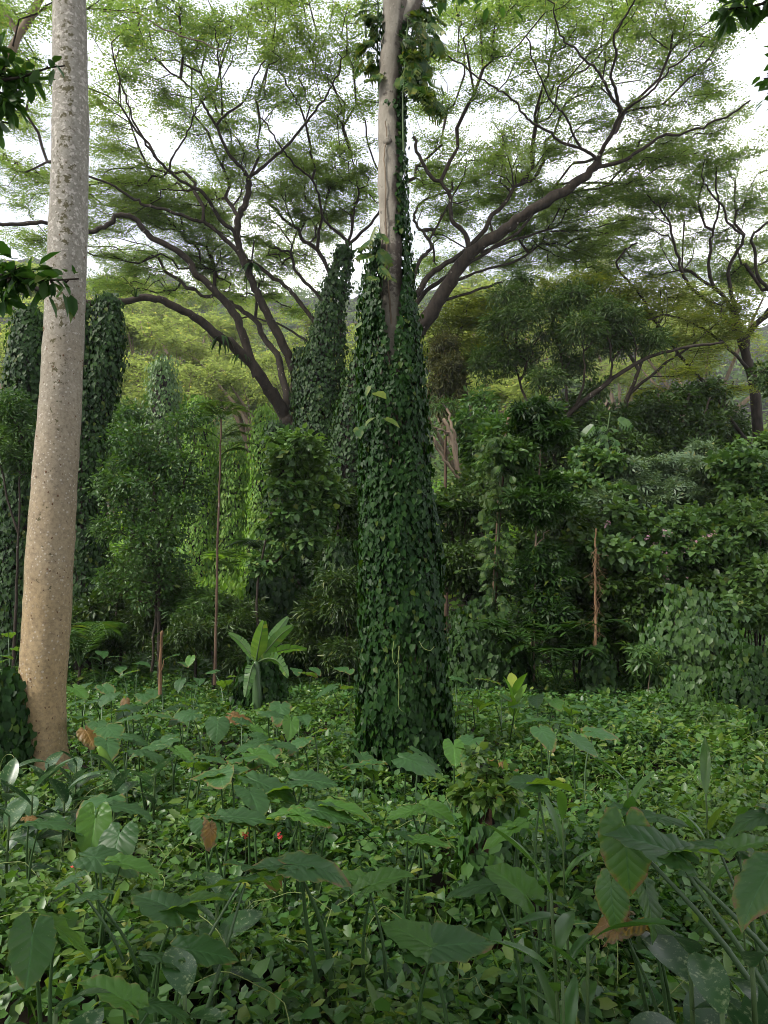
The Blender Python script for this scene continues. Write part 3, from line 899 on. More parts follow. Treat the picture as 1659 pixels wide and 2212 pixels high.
# pale spotted trunk on the left
D_POLE = 8.5
P, R = px_column([(98, 1760, 66), (98, 1690, 58), (97, 1620, 45), (93, 1560, 46), (92, 1480, 48), (97, 1400, 49), (103, 1300, 49), (108, 1200, 49), (114, 1100, 48), (121, 1000, 46.5),
                  (128, 900, 45), (134, 800, 43.5), (139, 700, 43), (143, 600, 43), (147, 500, 42), (150, 400, 41), (152, 300, 40.5), (153, 270, 41), (152, 200, 38.5), (151, 100, 38), (150, 0, 37), (149, -150, 36), (147, -400, 34), (150, -700, 30)], D_POLE)
pole = thing('spotted_tree', 'tall bare pale trunk with tan foot and lichen spots at left', 'tree', P[0])
b = Buf(); V, Q, T = tube(P, R, 40, True, .045, 4); b.add(V, Q, T)
part(b, 'trunk', M['pole'], pole, smooth=True)
b = Buf()                                                   # dark corky pimples, as many as nobody would count
n = 620
t = rng.random(n) ** 1.6 * .62 * (len(P) - 1); i = t.astype(int); f = (t - i)[:, None]
C = P[i] * (1 - f) + P[np.minimum(i + 1, len(P) - 1)] * f; RR = np.interp(t, np.arange(len(R)), R)
a = rng.uniform(0, 2 * math.pi, n)
O = np.stack([np.cos(a), np.sin(a), np.zeros(n)], -1)
KN = T_([(-.5, -.35, 0), (.5, -.35, 0), (.5, .35, 0), (-.5, .35, 0), (.1, 0, .45)], [(0, 1, 4), (1, 2, 4), (2, 3, 4), (3, 0, 4)])
scatter(b, KN, C + O * (RR[:, None] * 1.0 - .002), np.tile([0, 0, 1.0], (n, 1)) + rng.normal(size=(n, 3)) * .2, O, rng.uniform(.011, .026, n))
part(b, 'pimples', plain_mat('corky_pimple', (.10, .055, .03), .9, .2, .4), pole, 'stuff')

# crown of that tree, high above the frame: two boughs and their leaves
def high_crown(root, P0, R0, seed_dirs, mat, nt, size, spread=5.0, hz=3.0, tm=LF_OVAL):
    sk = Skel(); sk.add(P0, -1, R0)
    lob = []
    for dv in seed_dirs:
        e = P0 + np.array(dv)
        S = smooth_path(np.array([P0, P0 + np.array(dv) * .4 + np.array([0, 0, .6]), e]), sub=5)
        b = Buf(); V, Q, T = tube(S, np.linspace(R0 * .6, R0 * .15, len(S)), 7); b.add(V, Q, T)
        part(b, 'limb', M['bark_pale'], root, smooth=True)
        prev = 0
        for p in S[1:]: prev = sk.add(p, prev)
        lob.append((e, np.array([spread * .55, spread * .55, hz * .4])))
    f0 = len(sk.P)
    pts, out = lobe_points(lob, nt, .8)
    grow(sk, pts, .3, .8)
    part(twig_buf(sk, f0), 'twigs', M['twig'], root, 'stuff')
    sprigs('crown', root, [(pts, sprig_meshes(mat, 12, tm, size, dict(spread=.45)), .3, .25)])
high_crown(pole, P[-1], R[-1], [(-2.2, -1.5, 3), (2.0, -1.2, 3.2), (-.4, 2.5, 3.2)], M['canopy'], 260, .24)

# ------------------------------------------------------------------ the ivy-wrapped trunk in the middle
D_IVY = 9.0
P, R = px_column([(868, 1830, 76), (868, 1760, 70), (868, 1650, 60), (866, 1500, 54), (862, 1300, 50), (858, 1100, 45), (853, 900, 36), (850, 760, 30), (846, 680, 25), (845, 600, 24), (844, 520, 24.5), (842, 400, 26), (842, 300, 26),
                  (843, 200, 25), (845, 120, 26), (850, 60, 28), (855, 10, 31)], D_IVY)
ivy_tree = thing('ivy_covered_tree', 'tall trunk wrapped in dark heart shaped ivy in the centre', 'tree', P[0])
b = Buf(); V, Q, T = tube(P, R, 28, True, .16, 9); b.add(V, Q, T)
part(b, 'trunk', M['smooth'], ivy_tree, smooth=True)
for pts, r0, r1, dd in (([(868, 50), (888, 15), (915, -30), (950, -110), (1010, -260)], 24, 14, -.1), ([(848, 30), (842, -20), (838, -100), (820, -260), (790, -420)], 24, 14, .3)):
    S, RR = limb_path(pts, D_IVY, D_IVY + dd, r0, r1)
    b = Buf(); V, Q, T = tube(S, RR, 16, True, .12, 5); b.add(V, Q, T)
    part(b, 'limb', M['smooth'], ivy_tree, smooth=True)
high_crown(ivy_tree, at(1010, -260, D_IVY - .1), .11, [(2.4, -2.0, 2), (1.0, 1.8, 2.4), (3.8, .2, 1.6)], M['canopy'], 230, .22)
high_crown(ivy_tree, at(790, -420, D_IVY + .3), .11, [(-2.6, -1.5, 1.6), (-1.5, 1.8, 2.2)], M['canopy'], 170, .22)
# a twisting old vine on the bark
S, RR = limb_path([(846, 700), (838, 600), (835, 520), (832, 470), (833, 400), (830, 330), (836, 300), (832, 262)], D_IVY - .14, D_IVY - .15, 2.6, 1.5, jit=.004)
b = Buf(); V, Q, T = tube(S, RR, 5); b.add(V, Q, T); part(b, 'vine_stem', M['bark_pale'], ivy_tree, smooth=True)
# knot
b = Buf(); V, Q, T = tube(np.array([at(838, 306, D_IVY - .13), at(838, 306, D_IVY - .15), at(838, 307, D_IVY - .165)]), np.array([.055, .04, .015]), 12, True, .3, 3); b.add(V, Q, T)
part(b, 'knot', M['smooth'], ivy_tree, smooth=True)

def ivy_shell(cols, d, n, seed=0, rough=.16):
    """points on an uneven skin round a column given as pixel rows (cx, y, half width)"""
    P = np.array([at(c[0], c[1], d) for c in cols]); R = np.array([c[2] * mpp(d) for c in cols])
    L = np.concatenate([[0], np.cumsum(np.linalg.norm(np.diff(P, axis=0), axis=1))])
    cum = np.concatenate([[0], np.cumsum(np.diff(L) * (R[1:] + R[:-1]) / 2)])
    s = np.interp(rng.random(n) * cum[-1], cum, L)
    C = np.stack([np.interp(s, L, P[:, k]) for k in range(3)], -1)
    r = np.interp(s, L, R)
    a = rng.uniform(0, 2 * math.pi, n)
    bump = fbm(np.cos(a) * 2.2 + seed, s * 2.4 + np.sin(a) * 2.2, seed, 3)
    r = r * (1 + rough * 2.2 * (bump - .5)) 
    O = np.stack([np.cos(a), np.sin(a), np.zeros(n)], -1)
    return C + O * r[:, None], O, a, s, r

def ivy_leaves(P, O, size, vary=.3, upn=.6):
    n = len(P)
    nr = norm(O * .9 + np.array([0, 0, upn]) + rng.normal(size=(n, 3)) * .38)
    side = np.stack([-O[:, 1], O[:, 0], np.zeros(n)], -1)
    tip = norm(np.array([0, 0, -1.0]) + O * .25 + side * rng.normal(size=n)[:, None] * .45)
    return nr, tip, size * rng.uniform(1 - vary, 1 + vary, n)

IVY_COLS = [(872, 1760, 120), (872, 1700, 110), (872, 1650, 100), (872, 1580, 96), (872, 1500, 94), (872, 1400, 92), (870, 1300, 89), (866, 1200, 86), (861, 1100, 83), (855, 1000, 80), (850, 900, 78), (846, 820, 74), (845, 760, 71), (844, 700, 68), (842, 640, 62), (842, 580, 54), (846, 520, 42), (848, 440, 34), (848, 300, 31), (850, 150, 32), (852, 20, 34)]
Pt, O, a, s, r = ivy_shell(IVY_COLS, D_IVY, 40000, 2, .20)
Pt = Pt - O * (rng.random(len(Pt)) ** 1.3 * .13)[:, None] + O * ((rng.random(len(Pt)) < .06) * rng.random(len(Pt)) * .07)[:, None]
px, py = project(Pt)
front = O[:, 1] < .25
side_r, side_l = O[:, 0] > .15, O[:, 0] < -.1
keep = py > 770
bare = np.interp(py, [560, 640, 700, 770], [34, 22, 13, 3])           # half width of the bare strip
cx = np.interp(py, [540, 640, 700, 770], [842, 843, 845, 846])
keep |= (py > 570) & (py <= 770) & ~(front & (np.abs(px - cx) < bare))
keep |= (py > 500) & (py <= 570) & (side_l | side_r) & ~(front & (np.abs(px - 846) < 26)) & (rng.random(len(px)) < .8)
keep |= (py > 150) & (py <= 500) & (O[:, 0] > .35) & (rng.random(len(px)) < .95)
keep |= (py <= 150) & ((O[:, 0] > .5) | (O[:, 0] < -.75)) & (rng.random(len(px)) < .7)
keep |= (py > 170) & (py < 260) & (px > 830) & (px < 872) & (fbm(px / 22, py / 22, 4) > .56)
Pt, O, py, px = Pt[keep], O[keep], py[keep], px[keep]
nr, tip, sz = ivy_leaves(Pt, O, .062, .4)
sz = sz * np.interp(py, [200, 900, 1600], [.85, .9, 1.15])
# runners: sprigs that hang off the skin
vis = (O[:, 1] < -.2) & (px > 0) & (px < PW) & (py > 0)
big = np.argsort(-(sz * vis))[:300]
rest = np.setdiff1d(np.arange(len(Pt)), big)
b = Buf(); scatter(b, LF_HEART4, Pt[rest], tip[rest], nr[rest], sz[rest]); part(b, 'ivy_leaves', M['ivy'], ivy_tree, 'stuff')
LEAF_ME = [mesh_np('ivy_leaf', LF_HEART[0] * np.array([1, sc, 1.0 + q * .6]), LF_HEART[1], M['ivy']) for q, sc in enumerate((1, .86, 1.1))]
from mathutils import Matrix
def leaf_objs(name, meshes, P, tip, nr, sz, root):
    Rm = frames(tip, nr); o0 = np.array(root.location)
    for k in range(len(P)):
        o = bpy.data.objects.new(name, meshes[k % len(meshes)]); COL.objects.link(o); o.parent = root
        m = np.eye(4); m[:3, :3] = Rm[k] * sz[k]; m[:3, 3] = P[k] + nr[k] * .012 - o0
        o.matrix_local = Matrix(m.tolist())
leaf_objs('leaf', LEAF_ME, Pt[big], tip[big], nr[big], sz[big] * 1.05, ivy_tree)
# dark stems under the ivy
b = Buf()
for k in range(46):
    a0 = rng.uniform(0, 2 * math.pi); z = np.linspace(0, 1, 14)
    rows = np.array([(c[0], c[1], c[2]) for c in IVY_COLS[:14]])
    cyy = np.interp(z, [0, 1], [1680, rng.uniform(640, 1100)])
    cc = np.interp(cyy, rows[::-1, 1], rows[::-1, 0]); hw = np.interp(cyy, rows[::-1, 1], rows[::-1, 2]) * mpp(D_IVY) * .86
    aa = a0 + np.cumsum(rng.normal(size=14) * .07)
    S = np.array([at(c, y, D_IVY) for c, y in zip(cc, cyy)]) + np.stack([np.cos(aa) * hw, np.sin(aa) * hw, 0 * hw], -1)
    V, Q, T = tube(S, np.full(14, rng.uniform(.005, .012)), 4, False); b.add(V, Q)
part(b, 'vine_stems', M['twig'], ivy_tree, 'stuff')
b = Buf()                                                    # pale hanging tendrils
for pts in ([(851, 1385), (848, 1410), (850, 1428), (855, 1435), (861, 1420), (862, 1395)], [(862, 1395), (860, 1430), (862, 1480), (861, 1520), (866, 1535), (871, 1536)], [(905, 1385), (915, 1400), (930, 1405), (938, 1396)]):
    S, RR = limb_path(pts, D_IVY - .60, D_IVY - .62, .9, .6, jit=.002); V, Q, T = tube(S, RR, 4); b.add(V, Q, T)
part(b, 'tendrils', M['tendril'], ivy_tree, 'stuff')

# variegated split-leaf pothos climbing that trunk, each leaf a part
SPLIT_ME = [mesh_np('split_leaf', LF_SPLIT[0] * np.array([1, s, 1]), LF_SPLIT[1], M['pothos']) for s in (1, 1.15, .85)]
WHOLE_V = np.array([(0, 0, 0), (-.1, .2, 0), (.2, .38, .02), (.6, .28, 0), (1, 0, -.14), (-.1, -.2, 0), (.2, -.38, .02), (.6, -.28, 0), (.25, 0, -.03), (.6, 0, -.05)])
WHOLE_ME = mesh_np('whole_leaf', WHOLE_V, [np.array([(0, 8, 2, 1), (8, 9, 3, 2), (0, 5, 6, 8), (8, 6, 7, 9)]), np.array([(9, 4, 3), (9, 7, 4)])], M['pothos'])
def climber(label, spots, d, size, root_px, group=None, whole=False, mat=None):
    base = at(root_px[0], root_px[1], d)
    rt = thing('pothos_vine', label, 'vine', base, group)
    S = smooth_path(np.array([base] + [at(x, y, d) for x, y in root_px[2]]), sub=4)
    b = Buf(); V, Q, T = tube(S, np.full(len(S), .012), 5); b.add(V, Q, T); part(b, 'stem', M['stem'], rt, smooth=True)
    P, tp, nn, ss = [], [], [], []
    for (x, y, dz, sx) in spots:
        p = at(x, y, d + dz); P.append(p)
        tp.append((sx * rng.uniform(-.2, 1.0), -.2 + rng.normal() * .4, -rng.uniform(.2, 1.0)))
        nn.append((sx * .35 + rng.normal() * .4, -.65 + rng.normal() * .3, .65 + rng.normal() * .3)); ss.append(size * rng.uniform(.75, 1.25))
    leaf_objs('leaf', [WHOLE_ME] if whole else SPLIT_ME, np.array(P), np.array(tp), np.array(nn), np.array(ss), rt)
    b = Buf()
    for p, t_ in zip(P, tp):
        q = S[np.argmin(np.linalg.norm(S - p, axis=1))]
        V, Q, T = tube(np.array([q, (p + q) / 2 + np.array([0, -.02, .03]), p]), np.array([.006, .005, .004]), 4, False); b.add(V, Q)
    part(b, 'leaf_stalks', M['stem'], rt, 'stuff')
    return rt
def jit_spots(c, n, sx): return [(c[0] + rng.normal() * c[2], c[1] + rng.normal() * c[3], rng.uniform(-.2, .15), sx) for _ in range(n)]
climber('yellow green split leaf pothos hanging right of central trunk below its fork', jit_spots((882, 120, 11, 18), 10, 1) + jit_spots((890, 165, 13, 22), 14, 1) + jit_spots((910, 205, 14, 14), 12, 1) + jit_spots((893, 60, 20, 34), 12, 1), D_IVY - .2, .27, (872, 330, [(870, 240), (874, 150), (880, 60)]))
climber('dark pothos leaves filling the top right of the central fork', jit_spots((912, 20, 16, 26), 20, 1) + jit_spots((905, 90, 14, 24), 14, 1), D_IVY + .25, .24, (876, 200, [(885, 110), (895, 40), (905, 0)]))
climber('dark pothos leaves hanging left of the central fork', jit_spots((806, 30, 9, 28), 16, -1) + jit_spots((803, 90, 9, 25), 14, -1) + jit_spots((808, 150, 8, 22), 10, -1), D_IVY + .1, .2, (822, 260, [(818, 180), (815, 90), (818, 10)]))
climber('pale variegated pothos leaves on left of central trunk above the ivy', [(816, 488, -.2, -1), (822, 505, -.22, 1), (806, 520, -.1, -1), (816, 540, -.25, 1), (808, 552, -.2, -1), (818, 575, -.26, 1), (824, 590, -.25, 1), (815, 600, -.28, -1), (800, 535, -.1, -1)], D_IVY - .1, .25, (826, 620, [(822, 560), (820, 500)]))
climber('pale broad pothos leaves among dark ivy low on the central trunk', [(806, 905, -.42, -1), (832, 905, -.46, 1), (800, 835, -.42, -1), (812, 850, -.46, 1), (782, 700, -.2, -1), (776, 925, -.2, -1)], D_IVY - .1, .17, (818, 960, [(815, 900), (805, 820), (790, 720)]), whole=True)

# ------------------------------------------------------------------ great spreading rain tree behind
D_RT = 28.0
def d_can(py):                       # its canopy is a broad flat umbrella
    return float(np.clip(.6 * (15 / max((1296 - py) / FPX, .2)) + .4 * D_RT, 18, 36))
RT_LIMBS = [  # pixel polyline, start/end half width
    ([(745, 1420), (735, 1330), (712, 1200), (690, 1080), (665, 980), (640, 930), (622, 905)], 60, 33, D_RT),
    ([(622, 915), (615, 895), (592, 858), (570, 826), (545, 788), (505, 748), (470, 724), (430, 692), (385, 667), (345, 647), (310, 642), (270, 651), (235, 650), (188, 652), (130, 640), (80, 626), (30, 600)], 23, 6, 23),
    ([(556, 812), (540, 772), (525, 725), (510, 685), (480, 645), (445, 610), (420, 590), (410, 565), (370, 535), (330, 515), (305, 490), (285, 470), (255, 465), (238, 482), (212, 496), (188, 499), (140, 490), (90, 480), (40, 486), (-30, 478)], 15, 5, 24),
    ([(622, 890), (618, 850), (607, 800), (598, 766), (567, 728), (555, 695), (525, 672), (498, 655), (470, 640), (440, 640), (420, 625)], 14, 4, 31),
    ([(636, 900), (641, 850), (634, 798), (615, 753), (592, 708), (570, 663), (550, 622), (535, 585), (520, 545), (510, 505), (515, 470), (530, 440), (537, 405), (536, 380)], 16, 8.5, 26),
    ([(536, 383), (525, 366), (505, 345), (485, 315), (470, 278), (450, 245), (435, 220), (420, 195), (390, 170), (350, 140), (322, 105), (300, 60)], 7, 2, 23),
    ([(537, 384), (548, 376), (580, 350), (615, 320), (645, 285), (675, 245), (700, 215), (715, 185), (732, 150), (735, 120)], 6.5, 2, 22),
    ([(469, 268), (490, 245), (520, 225), (540, 195), (550, 165), (570, 130)], 4.5, 2, 22),
    ([(480, 248), (478, 190), (472, 125), (472, 95), (460, 60)], 3.6, 1.5, 21),
    ([(512, 520), (505, 500), (480, 480), (460, 450), (438, 418), (400, 395), (370, 372), (345, 350), (325, 325), (310, 300), (290, 265), (272, 210), (265, 190), (252, 150), (238, 95)], 8, 2, 22),
    ([(366, 366), (370, 345), (385, 320), (405, 285), (420, 245), (435, 225)], 4, 2, 23),
    ([(532, 575), (510, 540), (480, 512), (450, 485), (425, 477), (380, 460), (325, 445), (290, 430), (250, 405), (195, 380), (130, 350)], 8.5, 3, 25),
    ([(714, 1150), (705, 1000), (700, 870), (700, 760), (705, 690), (715, 620), (728, 575), (745, 545)], 34, 10, D_RT),
    ([(742, 552), (750, 532), (775, 508), (802, 482), (828, 440), (832, 400), (800, 330), (790, 260)], 7, 2, 25),
    ([(745, 552), (752, 525), (762, 488), (765, 450), (775, 418), (770, 380), (760, 330)], 6, 2, 26),
    ([(744, 548), (748, 520), (722, 496), (697, 470), (690, 430), (675, 390), (637, 356), (615, 330), (590, 290), (560, 250)], 6.5, 2, 24),
    ([(718, 610), (707, 578), (686, 540), (652, 516), (643, 495), (615, 475), (600, 455), (580, 442), (590, 425), (580, 405), (548, 382)], 7.5, 3, 29),
    ([(708, 675), (690, 640), (660, 610), (636, 580), (626, 547), (590, 535), (552, 517), (520, 508)], 7, 3, 31),
    ([(703, 720), (676, 690), (642, 646), (620, 620), (590, 600), (562, 577), (540, 560)], 8, 5, 29),
    ([(700, 760), (672, 742), (640, 722), (600, 700), (560, 690), (530, 685), (500, 680)], 5, 2, 34),
    ([(738, 1050), (790, 900), (840, 800), (890, 735), (919, 695), (944, 655), (974, 605), (1000, 565), (1030, 535), (1080, 505), (1130, 465), (1180, 435), (1230, 405), (1270, 375), (1296, 352)], 33, 12, 24),
    ([(1293, 356), (1297, 330), (1315, 300), (1330, 270), (1340, 236), (1322, 210), (1310, 185), (1295, 155), (1265, 130), (1240, 105), (1215, 85), (1200, 45), (1190, 0)], 9, 2, 20),
    ([(1338, 240), (1332, 200), (1320, 165), (1330, 120), (1327, 75), (1350, 35), (1370, 0), (1390, -50)], 6, 2.5, 19),
    ([(1336, 255), (1360, 230), (1400, 205), (1425, 175), (1450, 145), (1475, 130), (1520, 90)], 5.5, 2, 20),
    ([(1290, 360), (1308, 358), (1350, 345), (1390, 320), (1430, 295), (1480, 287), (1530, 270), (1580, 245), (1620, 215)], 8, 2.5, 22),
    ([(1294, 350), (1283, 338), (1255, 320), (1220, 310), (1190, 290), (1150, 265), (1130, 245), (1115, 220), (1080, 195), (1045, 175), (1005, 145), (970, 122)], 6.5, 2, 21),
    ([(1255, 320), (1236, 290), (1225, 255), (1200, 230), (1180, 200), (1165, 160), (1150, 125), (1140, 80)], 4.5, 2, 20),
    ([(900, 640), (925, 598), (955, 575), (1000, 545), (1040, 505), (1065, 465), (1095, 435), (1115, 400), (1155, 385), (1172, 350), (1180, 305)], 10, 4.5, 26),
    ([(880, 700), (906, 645), (945, 610), (985, 585), (1020, 565), (1065, 535), (1120, 500), (1160, 450), (1200, 400), (1240, 350)], 9, 3, 27),
    ([(1016, 556), (1005, 505), (977, 475), (967, 415), (930, 380), (906, 335), (896, 297)], 8.5, 5, 25),
    ([(967, 417), (978, 408), (977, 392)], 4, 3.4, 25),
    ([(890, 610), (905, 565), (925, 545), (932, 525), (907, 495), (896, 470), (905, 440), (950, 420), (1000, 400)], 7, 3, 29),
    ([(1040, 545), (1105, 520), (1155, 505), (1205, 485), (1230, 450), (1280, 440)], 5.5, 2, 29),
    ([(1190, 499), (1255, 497), (1310, 485), (1360, 470)], 3, 1.5, 30),
    ([(970, 612), (1000, 600), (1055, 580), (1110, 565), (1150, 540), (1200, 505), (1250, 530)], 5.5, 2, 31),
    ([(955, 650), (1005, 635), (1050, 620), (1085, 608)], 5, 3, 28),
]
RT_PLATES = [(50, 130, 70, 45), (30, 60, 60, 40), (50, 265, 75, 35), (40, 425, 70, 30), (90, 200, 50, 25), (-40, 330, 60, 30),
  (260, 50, 90, 45), (420, 40, 100, 45), (560, 50, 90, 45), (680, 70, 90, 45), (770, 40, 60, 40), (350, -20, 120, 40), (620, -30, 120, 40),
  (290, 140, 85, 38), (430, 130, 90, 36), (570, 140, 90, 36), (690, 160, 75, 34), (765, 130, 50, 36),
  (245, 215, 70, 28), (365, 210, 75, 28), (480, 210, 75, 28), (600, 220, 85, 28), (715, 225, 65, 24), (790, 230, 40, 25),
  (230, 262, 55, 16), (560, 282, 75, 22), (680, 285, 75, 22), (765, 300, 55, 22), (400, 275, 60, 16), (470, 262, 50, 14),
  (255, 328, 66, 14), (500, 332, 80, 15), (620, 335, 75, 15), (740, 345, 65, 17), (660, 365, 60, 12),
  (310, 398, 110, 15), (620, 400, 45, 12), (710, 400, 75, 14), (440, 420, 60, 13), (250, 385, 60, 11), (500, 380, 45, 10),
  (255, 448, 75, 14), (400, 452, 105, 15), (560, 470, 55, 12), (650, 450, 55, 12), (740, 448, 65, 14), (350, 480, 60, 10), (790, 420, 40, 12),
  (430, 508, 75, 14), (560, 528, 65, 13), (640, 500, 45, 10), (690, 515, 50, 10), (300, 460, 60, 10), (480, 540, 50, 10),
  (240, 560, 70, 14), (520, 570, 75, 13), (620, 580, 65, 12), (660, 555, 45, 10), (300, 590, 60, 10), (400, 555, 60, 12),
  (240, 610, 70, 11), (480, 605, 65, 11), (600, 640, 50, 10), (360, 625, 60, 9), (560, 610, 50, 10), (640, 670, 50, 8),
  (220, 500, 60, 12), (330, 545, 70, 12), (460, 470, 60, 12), (600, 550, 60, 10), (700, 480, 50, 10), (560, 420, 60, 12), (650, 420, 50, 10), (330, 430, 70, 12), (60, 510, 70, 12), (100, 385, 60, 12), (40, 350, 60, 14), (770, 380, 50, 12), (440, 575, 60, 10), (180, 420, 60, 12), (520, 640, 60, 9),
  (1000, 470, 60, 11), (1060, 440, 60, 12), (1130, 500, 60, 10), (1300, 520, 70, 11), (1200, 560, 70, 10), (1020, 560, 60, 9), (1330, 400, 60, 12), (1400, 390, 60, 12), (1300, 590, 70, 10), (940, 590, 50, 9), (1380, 560, 60, 10), (1480, 330, 60, 12), (1100, 420, 50, 11), (1180, 420, 50, 11),
  (960, 35, 65, 40), (1080, 45, 95, 42), (1220, 45, 95, 42), (1360, 45, 95, 42), (1470, 65, 85, 42), (1545, 85, 60, 36), (1150, -30, 140, 40), (1400, -30, 140, 40), (1580, 30, 60, 40),
  (930, 120, 60, 36), (1040, 125, 85, 33), (1170, 135, 85, 33), (1300, 125, 85, 33), (1420, 135, 85, 33), (1535, 165, 65, 28),
  (945, 215, 65, 28), (1060, 210, 65, 24), (1180, 195, 75, 24), (1290, 200, 65, 24), (1400, 215, 75, 24), (1515, 215, 75, 24),
  (985, 300, 85, 20), (1105, 268, 65, 18), (1210, 258, 95, 20), (1310, 265, 65, 16), (1420, 265, 65, 16), (1540, 278, 65, 16), (1600, 245, 45, 18),
  (955, 350, 65, 17), (1060, 342, 85, 17), (1180, 328, 75, 15), (1440, 305, 75, 12), (1350, 330, 55, 12), (1120, 305, 55, 14),
  (925, 408, 55, 14), (1020, 398, 85, 15), (1130, 388, 65, 13), (1240, 418, 75, 13), (1350, 352, 65, 13), (1420, 345, 55, 12),
  (955, 448, 55, 11), (1180, 458, 75, 13), (1280, 448, 75, 13), (1370, 425, 60, 12), (1100, 478, 45, 9), (1230, 498, 95, 11), (1330, 488, 65, 11),
  (1150, 538, 75, 11), (1260, 548, 65, 10), (1060, 515, 40, 8), (1350, 540, 50, 10), (940, 500, 35, 8), (1100, 575, 60, 9), (930, 555, 45, 9)]
def thin_plates(cx, cyy, hw, hh, dfun, jd=1.8):
    """a clump of foliage as several thin flat tiers"""
    L = []
    for q in range(max(3 if 320 < cyy < 620 else 2, int(round(hh / 9)))):
        m = .85 if hh < 18 else .62
        y = cyy + rng.uniform(-.85, .85) * max(hh, 8)
        x = cx + rng.uniform(-.5, .5) * hw * (1 if hh >= 18 else .5)
        d = dfun(y) + rng.uniform(-jd, jd)
        L.append(lobe_px(x, y, hw * m * rng.uniform(1.0, 1.5), rng.uniform(2.5, 5.0), d, hw * m * mpp(d) * 1.1))
    return L
def build_rain_tree():
    base = at(735, 1330, D_RT); base[2] = ground_z(base[0], base[1])
    root = thing('rain_tree', 'giant spreading rain tree with dark twisting limbs behind the central trunk', 'tree', base)
    sk = Skel()
    for li, (pts, r0, r1, d1) in enumerate(RT_LIMBS):
        if li == 0:
            P, R = limb_path(pts, D_RT, D_RT, r0, r1); prev = -1
        else:
            q = np.array(sk.P); qx, qy = project(q)
            # start where the parent limb passes that pixel
            j = int(((qx - pts[0][0]) ** 2 + (qy - pts[0][1]) ** 2).argmin())
            d0 = float(q[j][1]); prev = j
            if 'D_END' and d1 < 0: d1 = d0
            P, R = limb_path(pts, d0, d1, r0 * .86, r1 * .9, jit=.03)
        b = Buf(); V, Q, T = tube(P, R, 12 if r0 > 12 else 8, True, .22, li + 2); b.add(V, Q, T)
        part(b, 'trunk' if li == 0 else 'limb', M['bark_dark'], root, smooth=True)
        for p, r in zip(P, R): prev = sk.add(p, prev, r)
    first = len(sk.P)
    lobes = []
    for (cx, cyy, hw, hh) in RT_PLATES:
        lobes += thin_plates(cx, cyy, hw, hh, d_can)
    pts, out = lobe_points(lobes, 9000, 1.0)
    q = np.array(sk.P)
    grow(sk, pts, .42, .6, .03, .08)
    part(twig_buf(sk, first, .0105, 2.5, .08, 4), 'twigs', M['twig'], root, 'stuff')
    sprigs('crown', root, [(pts, lacy_meshes(M['albizia'], 45, .085, .52), .14, .25)])
    return root
RT = build_rain_tree()

# epiphytic ferns perched on its limbs
def tuft(label, x, y, d, n, L, group=None, mat=None):
    base = at(x, y, d)
    rt = thing('perched_fern', label, 'fern', base, group)
    for k in range(n):
        a = rng.uniform(0, 2 * math.pi); h = np.array([math.cos(a), math.sin(a), 0])
        S = np.array([base + h * L * t * .55 + np.array([0, 0, L * (.35 * t - .95 * t * t)]) for t in np.linspace(0, 1, 6)])
        w = L * .06 * np.array([.6, 1, 1, .9, .6, .1])
        sd = np.array([-h[1], h[0], 0])
        V = np.vstack([S - sd * w[:, None], S + sd * w[:, None]]); m = 6
        Q = np.array([(i, i + 1, i + 1 + m, i + m) for i in range(5)])
        b = Buf(); b.add(V, Q); part(b, 'frond', mat or M['ivy_far'], rt)
for lab, x, y, L in (('drooping fern tuft perched on lowest left limb of rain tree', 480, 728, .85), ('fern tuft where two left limbs of rain tree divide', 522, 760, .8),
                     ('shaggy fern tuft on the tall middle limb of rain tree', 543, 572, .9)):
    jj = np.array([np.array(o) for o in [at(x, y, 27)]])
    tuft(lab, x, y, {480: 26.3, 522: 26.9, 543: 26.6}[x], 16, L)
tuft('small leafy sprig growing on top of the low horizontal left limb', 293, 640, 23.8, 12, -.35)

